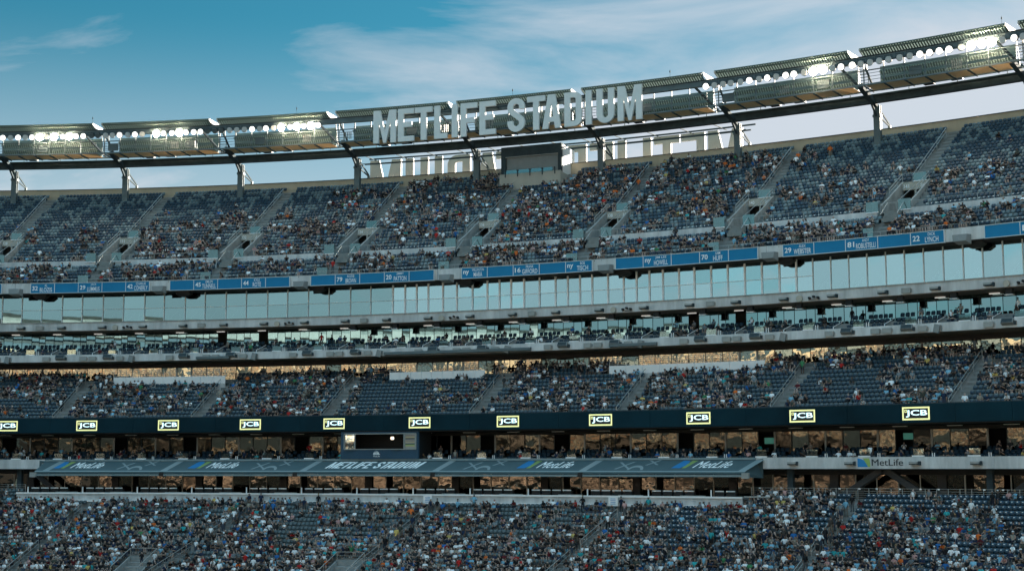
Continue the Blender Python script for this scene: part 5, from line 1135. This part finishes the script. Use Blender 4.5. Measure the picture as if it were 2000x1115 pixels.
# empty seats: the nearest 300 one by one, the rest as one mass
rk = sorted((seen(t, .7)[1], i) for i, t in enumerate(emp) if t[0] == 'lower' and seen(t, .7)[0]); PS = set(i for d, i in rk[:300])
def seat_cols(t):
    f = random.uniform(.8, 1.2)
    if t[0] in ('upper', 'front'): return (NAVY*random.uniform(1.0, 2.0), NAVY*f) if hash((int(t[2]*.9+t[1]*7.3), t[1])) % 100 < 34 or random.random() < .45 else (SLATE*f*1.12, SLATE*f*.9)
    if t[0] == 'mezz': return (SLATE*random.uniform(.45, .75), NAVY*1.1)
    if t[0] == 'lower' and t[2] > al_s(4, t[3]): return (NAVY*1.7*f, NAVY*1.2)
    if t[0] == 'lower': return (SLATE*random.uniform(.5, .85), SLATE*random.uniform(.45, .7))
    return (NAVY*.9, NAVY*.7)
def nbs(t, sg):
    for s2, lk in byrow.get(t[1], []):
        if .3 < (s2-t[2])*sg < .75: return '%s shirt, %s' % (lk['shirt'], lk['hair'])
    return 'another empty seat'
SLAB = {}
for i in PS:
    t = emp[i]; kd = 'dark blue' if t[2] > al_s(4, t[3]) else 'slate grey'; rw = ROWN[bottom-t[1]] if 0 <= bottom-t[1] < 8 else 'lowest'
    SLAB[i] = 'empty %s seat, %s row, %s' % (kd, rw, 'between %s and %s' % (nbs(t, -1).split(' shirt')[0], nbs(t, 1).split(' shirt')[0]))
cS = Counter(SLAB.values()); nS = Counter()
for i in sorted(PS, key=lambda j: emp[j][2]):
    kd = 'dark blue' if emp[i][2] > al_s(4, emp[i][3]) else 'slate grey'; rw = ROWN[bottom-emp[i][1]] if 0 <= bottom-emp[i][1] < 8 else 'lowest'; nS[(kd, rw)] += 1
    if cS[SLAB[i]] > 1 or len(SLAB[i].split()) > 16: SLAB[i] = '%s empty %s seat from the left in the %s row' % (nth(nS[(kd, rw)]), kd, rw)
items = []; SM = {}
for i, t in enumerate(emp):
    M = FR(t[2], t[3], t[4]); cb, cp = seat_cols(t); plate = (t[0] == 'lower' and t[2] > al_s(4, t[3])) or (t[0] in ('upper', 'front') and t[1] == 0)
    if i in PS:
        key = 'b' if plate else 's'
        if key not in SM:
            SM[key] = (soup('seat_back', [(SBV, SBT, np.tile(cb, (len(SBT), 1)))], MT['seat']), soup('seat_pan', [(SPV, SPT, np.tile(cp, (len(SPT), 1)))], MT['seat']), MB().box(-.26,-.235,.2,.5,.0,.6).box(.235,.26,.2,.5,.0,.6).mesh('armrest', MT['steel_d']),
                       soup('number_plate', [(SLV, SLT, np.tile((.7,.75,.75), (2, 1)))], MT['seat']))
        h = empty('flip_up_chair', M, SLAB[i], 'seat', 'empty seats in the lowest rows')
        link('seat_back', SM[key][0], h, M); link('seat_pan', SM[key][1], h, M); link('seat_frame', SM[key][2], h, M)
        if plate: link('number_plate', SM[key][3], h, M)
        continue
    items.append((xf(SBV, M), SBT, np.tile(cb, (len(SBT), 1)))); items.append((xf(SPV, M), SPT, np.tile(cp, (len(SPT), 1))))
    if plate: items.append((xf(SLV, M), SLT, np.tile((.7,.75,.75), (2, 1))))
ss = link('seats', soup('seats', items, MT['seat'])); tag(ss, 'rows of empty navy and slate flip-up seats on every tier', 'seats', kind='stuff')
# lounge chairs on the ledge
CM = (MB().box(-.52,.52,-.1,.5,0,.5).box(-.52,.52,.35,.5,.5,.62).mesh('chair_body', MT['black']), MB().box(-.5,.5,-.14,-.08,.62,.74).mesh('top_bar', MT['white']), MB().box(-.5,-.46,-.13,-.09,.0,.62).box(.46,.5,-.13,-.09,0,.62).mesh('bar_post', MT['steel_d']))
gi = 0; s = LEDGE0+2.2
while s < LEDGE1-2:
    for q in range(4):
        x = s+q*1.33
        if x > LEDGE1-1: break
        M = FR(x, -11.3, -2.95); h = empty('lounge_chair', M, 'black lounge chair on the ledge, %s in the %s group of four from the left' % (ORD[q], ORD[gi]), 'chair', 'black chairs along the ledge')
        for m_, nm in zip(CM, ('body', 'top_bar', 'bar_post')): link(nm, m_, h, M)
    b = MB(); b.box(-.06, .06, -.06, .06, 0, .75, 0, FR(s-.75, -11.9, -2.87)); b.build('ledge_post', MT['white'], GS)
    b = MB(); b.arc(s+3.2, s+6.2, -12.1, -11.85, -2.87, -2.72); b.build('ledge_counter', MT['steel_l'], GS)
    s += 7.62; gi += 1
# ------------------------------------------------------------------ the sunlit stand on the photographer's side, seen only as reflections
nx, ny = math.sin(HD), math.cos(HD); QX, QY = nx*262, ny*262
def P2(a, r, z): t = math.atan2(-nx, -ny)+a; return Vector((QX+(262+r)*math.sin(t), QY+(262+r)*math.cos(t), CZ+z))
cm = bpy.data.materials.new('crowded seating'); cm.use_nodes = True; nt = cm.node_tree; bs = nt.nodes['Principled BSDF']; bs.inputs['Roughness'].default_value = .9
vo_ = nt.nodes.new('ShaderNodeTexVoronoi'); vo_.inputs['Scale'].default_value = 2.8; g_ = nt.nodes.new('ShaderNodeNewGeometry'); nt.links.new(g_.outputs['Position'], vo_.inputs['Vector'])
rp = nt.nodes.new('ShaderNodeValToRGB'); rp.color_ramp.interpolation = 'CONSTANT'; sp = nt.nodes.new('ShaderNodeSeparateColor'); nt.links.new(vo_.outputs['Color'], sp.inputs[0]); nt.links.new(sp.outputs[0], rp.inputs[0])
for i, (p_, c_) in enumerate([(0,(.06,.07,.07)),(.25,(.22,.18,.13)),(.4,(.10,.11,.11)),(.55,(.30,.25,.18)),(.68,(.05,.05,.06)),(.8,(.30,.16,.09)),(.9,(.42,.38,.32))]):
    e_ = rp.color_ramp.elements[i] if i < 2 else rp.color_ramp.elements.new(p_); e_.position = p_; e_.color = (*c_, 1)
nt.links.new(rp.outputs[0], bs.inputs['Base Color'])
OP = empty('opposite_stand', Matrix.Translation(P2(0, 6, -CZ)), 'facing sunlit grandstand behind the viewpoint, glimpsed in the window reflections', 'grandstand')
def sweep(name, pts, m, a0=-.62, a1=.62, n=40):
    b = MB(); k = len(pts)
    for i in range(n+1): b.v += [tuple(P2(a0+(a1-a0)*i/n, r, z)) for r, z in pts]
    for i in range(n):
        for j in range(k-1): b.f.append((i*k+j, i*k+j+1, i*k+k+j+1, i*k+k+j)); b.m.append(0)
    return b.build(name, m, OP)
sweep('lower_seating', [(-31, -15), (-31, -13)]+[q for k in range(24) for q in ((-30+k*.84, -12.6+k*.42), (-29.2+k*.84, -12.6+k*.42))], cm)
sweep('lower_fascia', [(-9.0, -2.6), (3.5, -2.6), (3.5, 2.0), (3.2, 2.0), (3.2, 3.2)], MT['soffit2'])
sweep('middle_seating', [q for k in range(13) for q in ((3.5+k*.84, 3.2+k*.48), (4.34+k*.84, 3.2+k*.48))], cm)
sweep('club_wall', [(10.4, 7.2), (10.4, 10.4)], MT['steel_d'])
sweep('upper_seating', [q for k in range(28) for q in ((10+k*.84, 10.5+k*.55), (10.84+k*.84, 10.5+k*.55))], cm)
sweep('rim_wall', [(33.6, 25.6), (33.6, 27.0)], MT['tan']); sweep('ring_beam', [(30, 28.4), (29.5, 28.4), (29.5, 29.4), (30, 29.4)], MT['steel_d'])
sweep('canopy', [(23.8, 33.4), (25.6, 32.8), (25.0, 32.0), (25.0, 30.2), (28.5, 30.0)], MT['steel'])
b = MB()
for j in range(40):
    a = -.55+1.1*j/39; p = P2(a, 30.5, 23); b.bar(p, P2(a, 30.5, 28.4), .4)
b.build('column', MT['steel_d'], OP)
b = MB()
for j in range(96):
    if (j//12) % 2: continue
    a = -.55+1.1*j/95; p = P2(a, 24.7, 31.6); d = (Vector((QX, QY, p.z))-p).normalized(); b.cyl(Matrix.Translation(p) @ d.to_track_quat('Z', 'Y').to_matrix().to_4x4(), .4, .4, .2, 10)
b.build('lamp', MT['lamp1'], OP)
dup = [l for l, n in LABELS.items() if len(n) > 1]
print('labels shared:', [(l, len(LABELS[l])) for l in dup][:40])
print('people', len(persons), 'crowd', len(occ), 'empty', len(emp), 'objects', len(bpy.data.objects), 'tris', sum(len(o.data.loop_triangles) if 0 else sum(len(p.vertices)-2 for p in o.data.polygons) if len(o.data.polygons) < 20000 else len(o.data.polygons) for o in bpy.data.objects if o.type == 'MESH'))
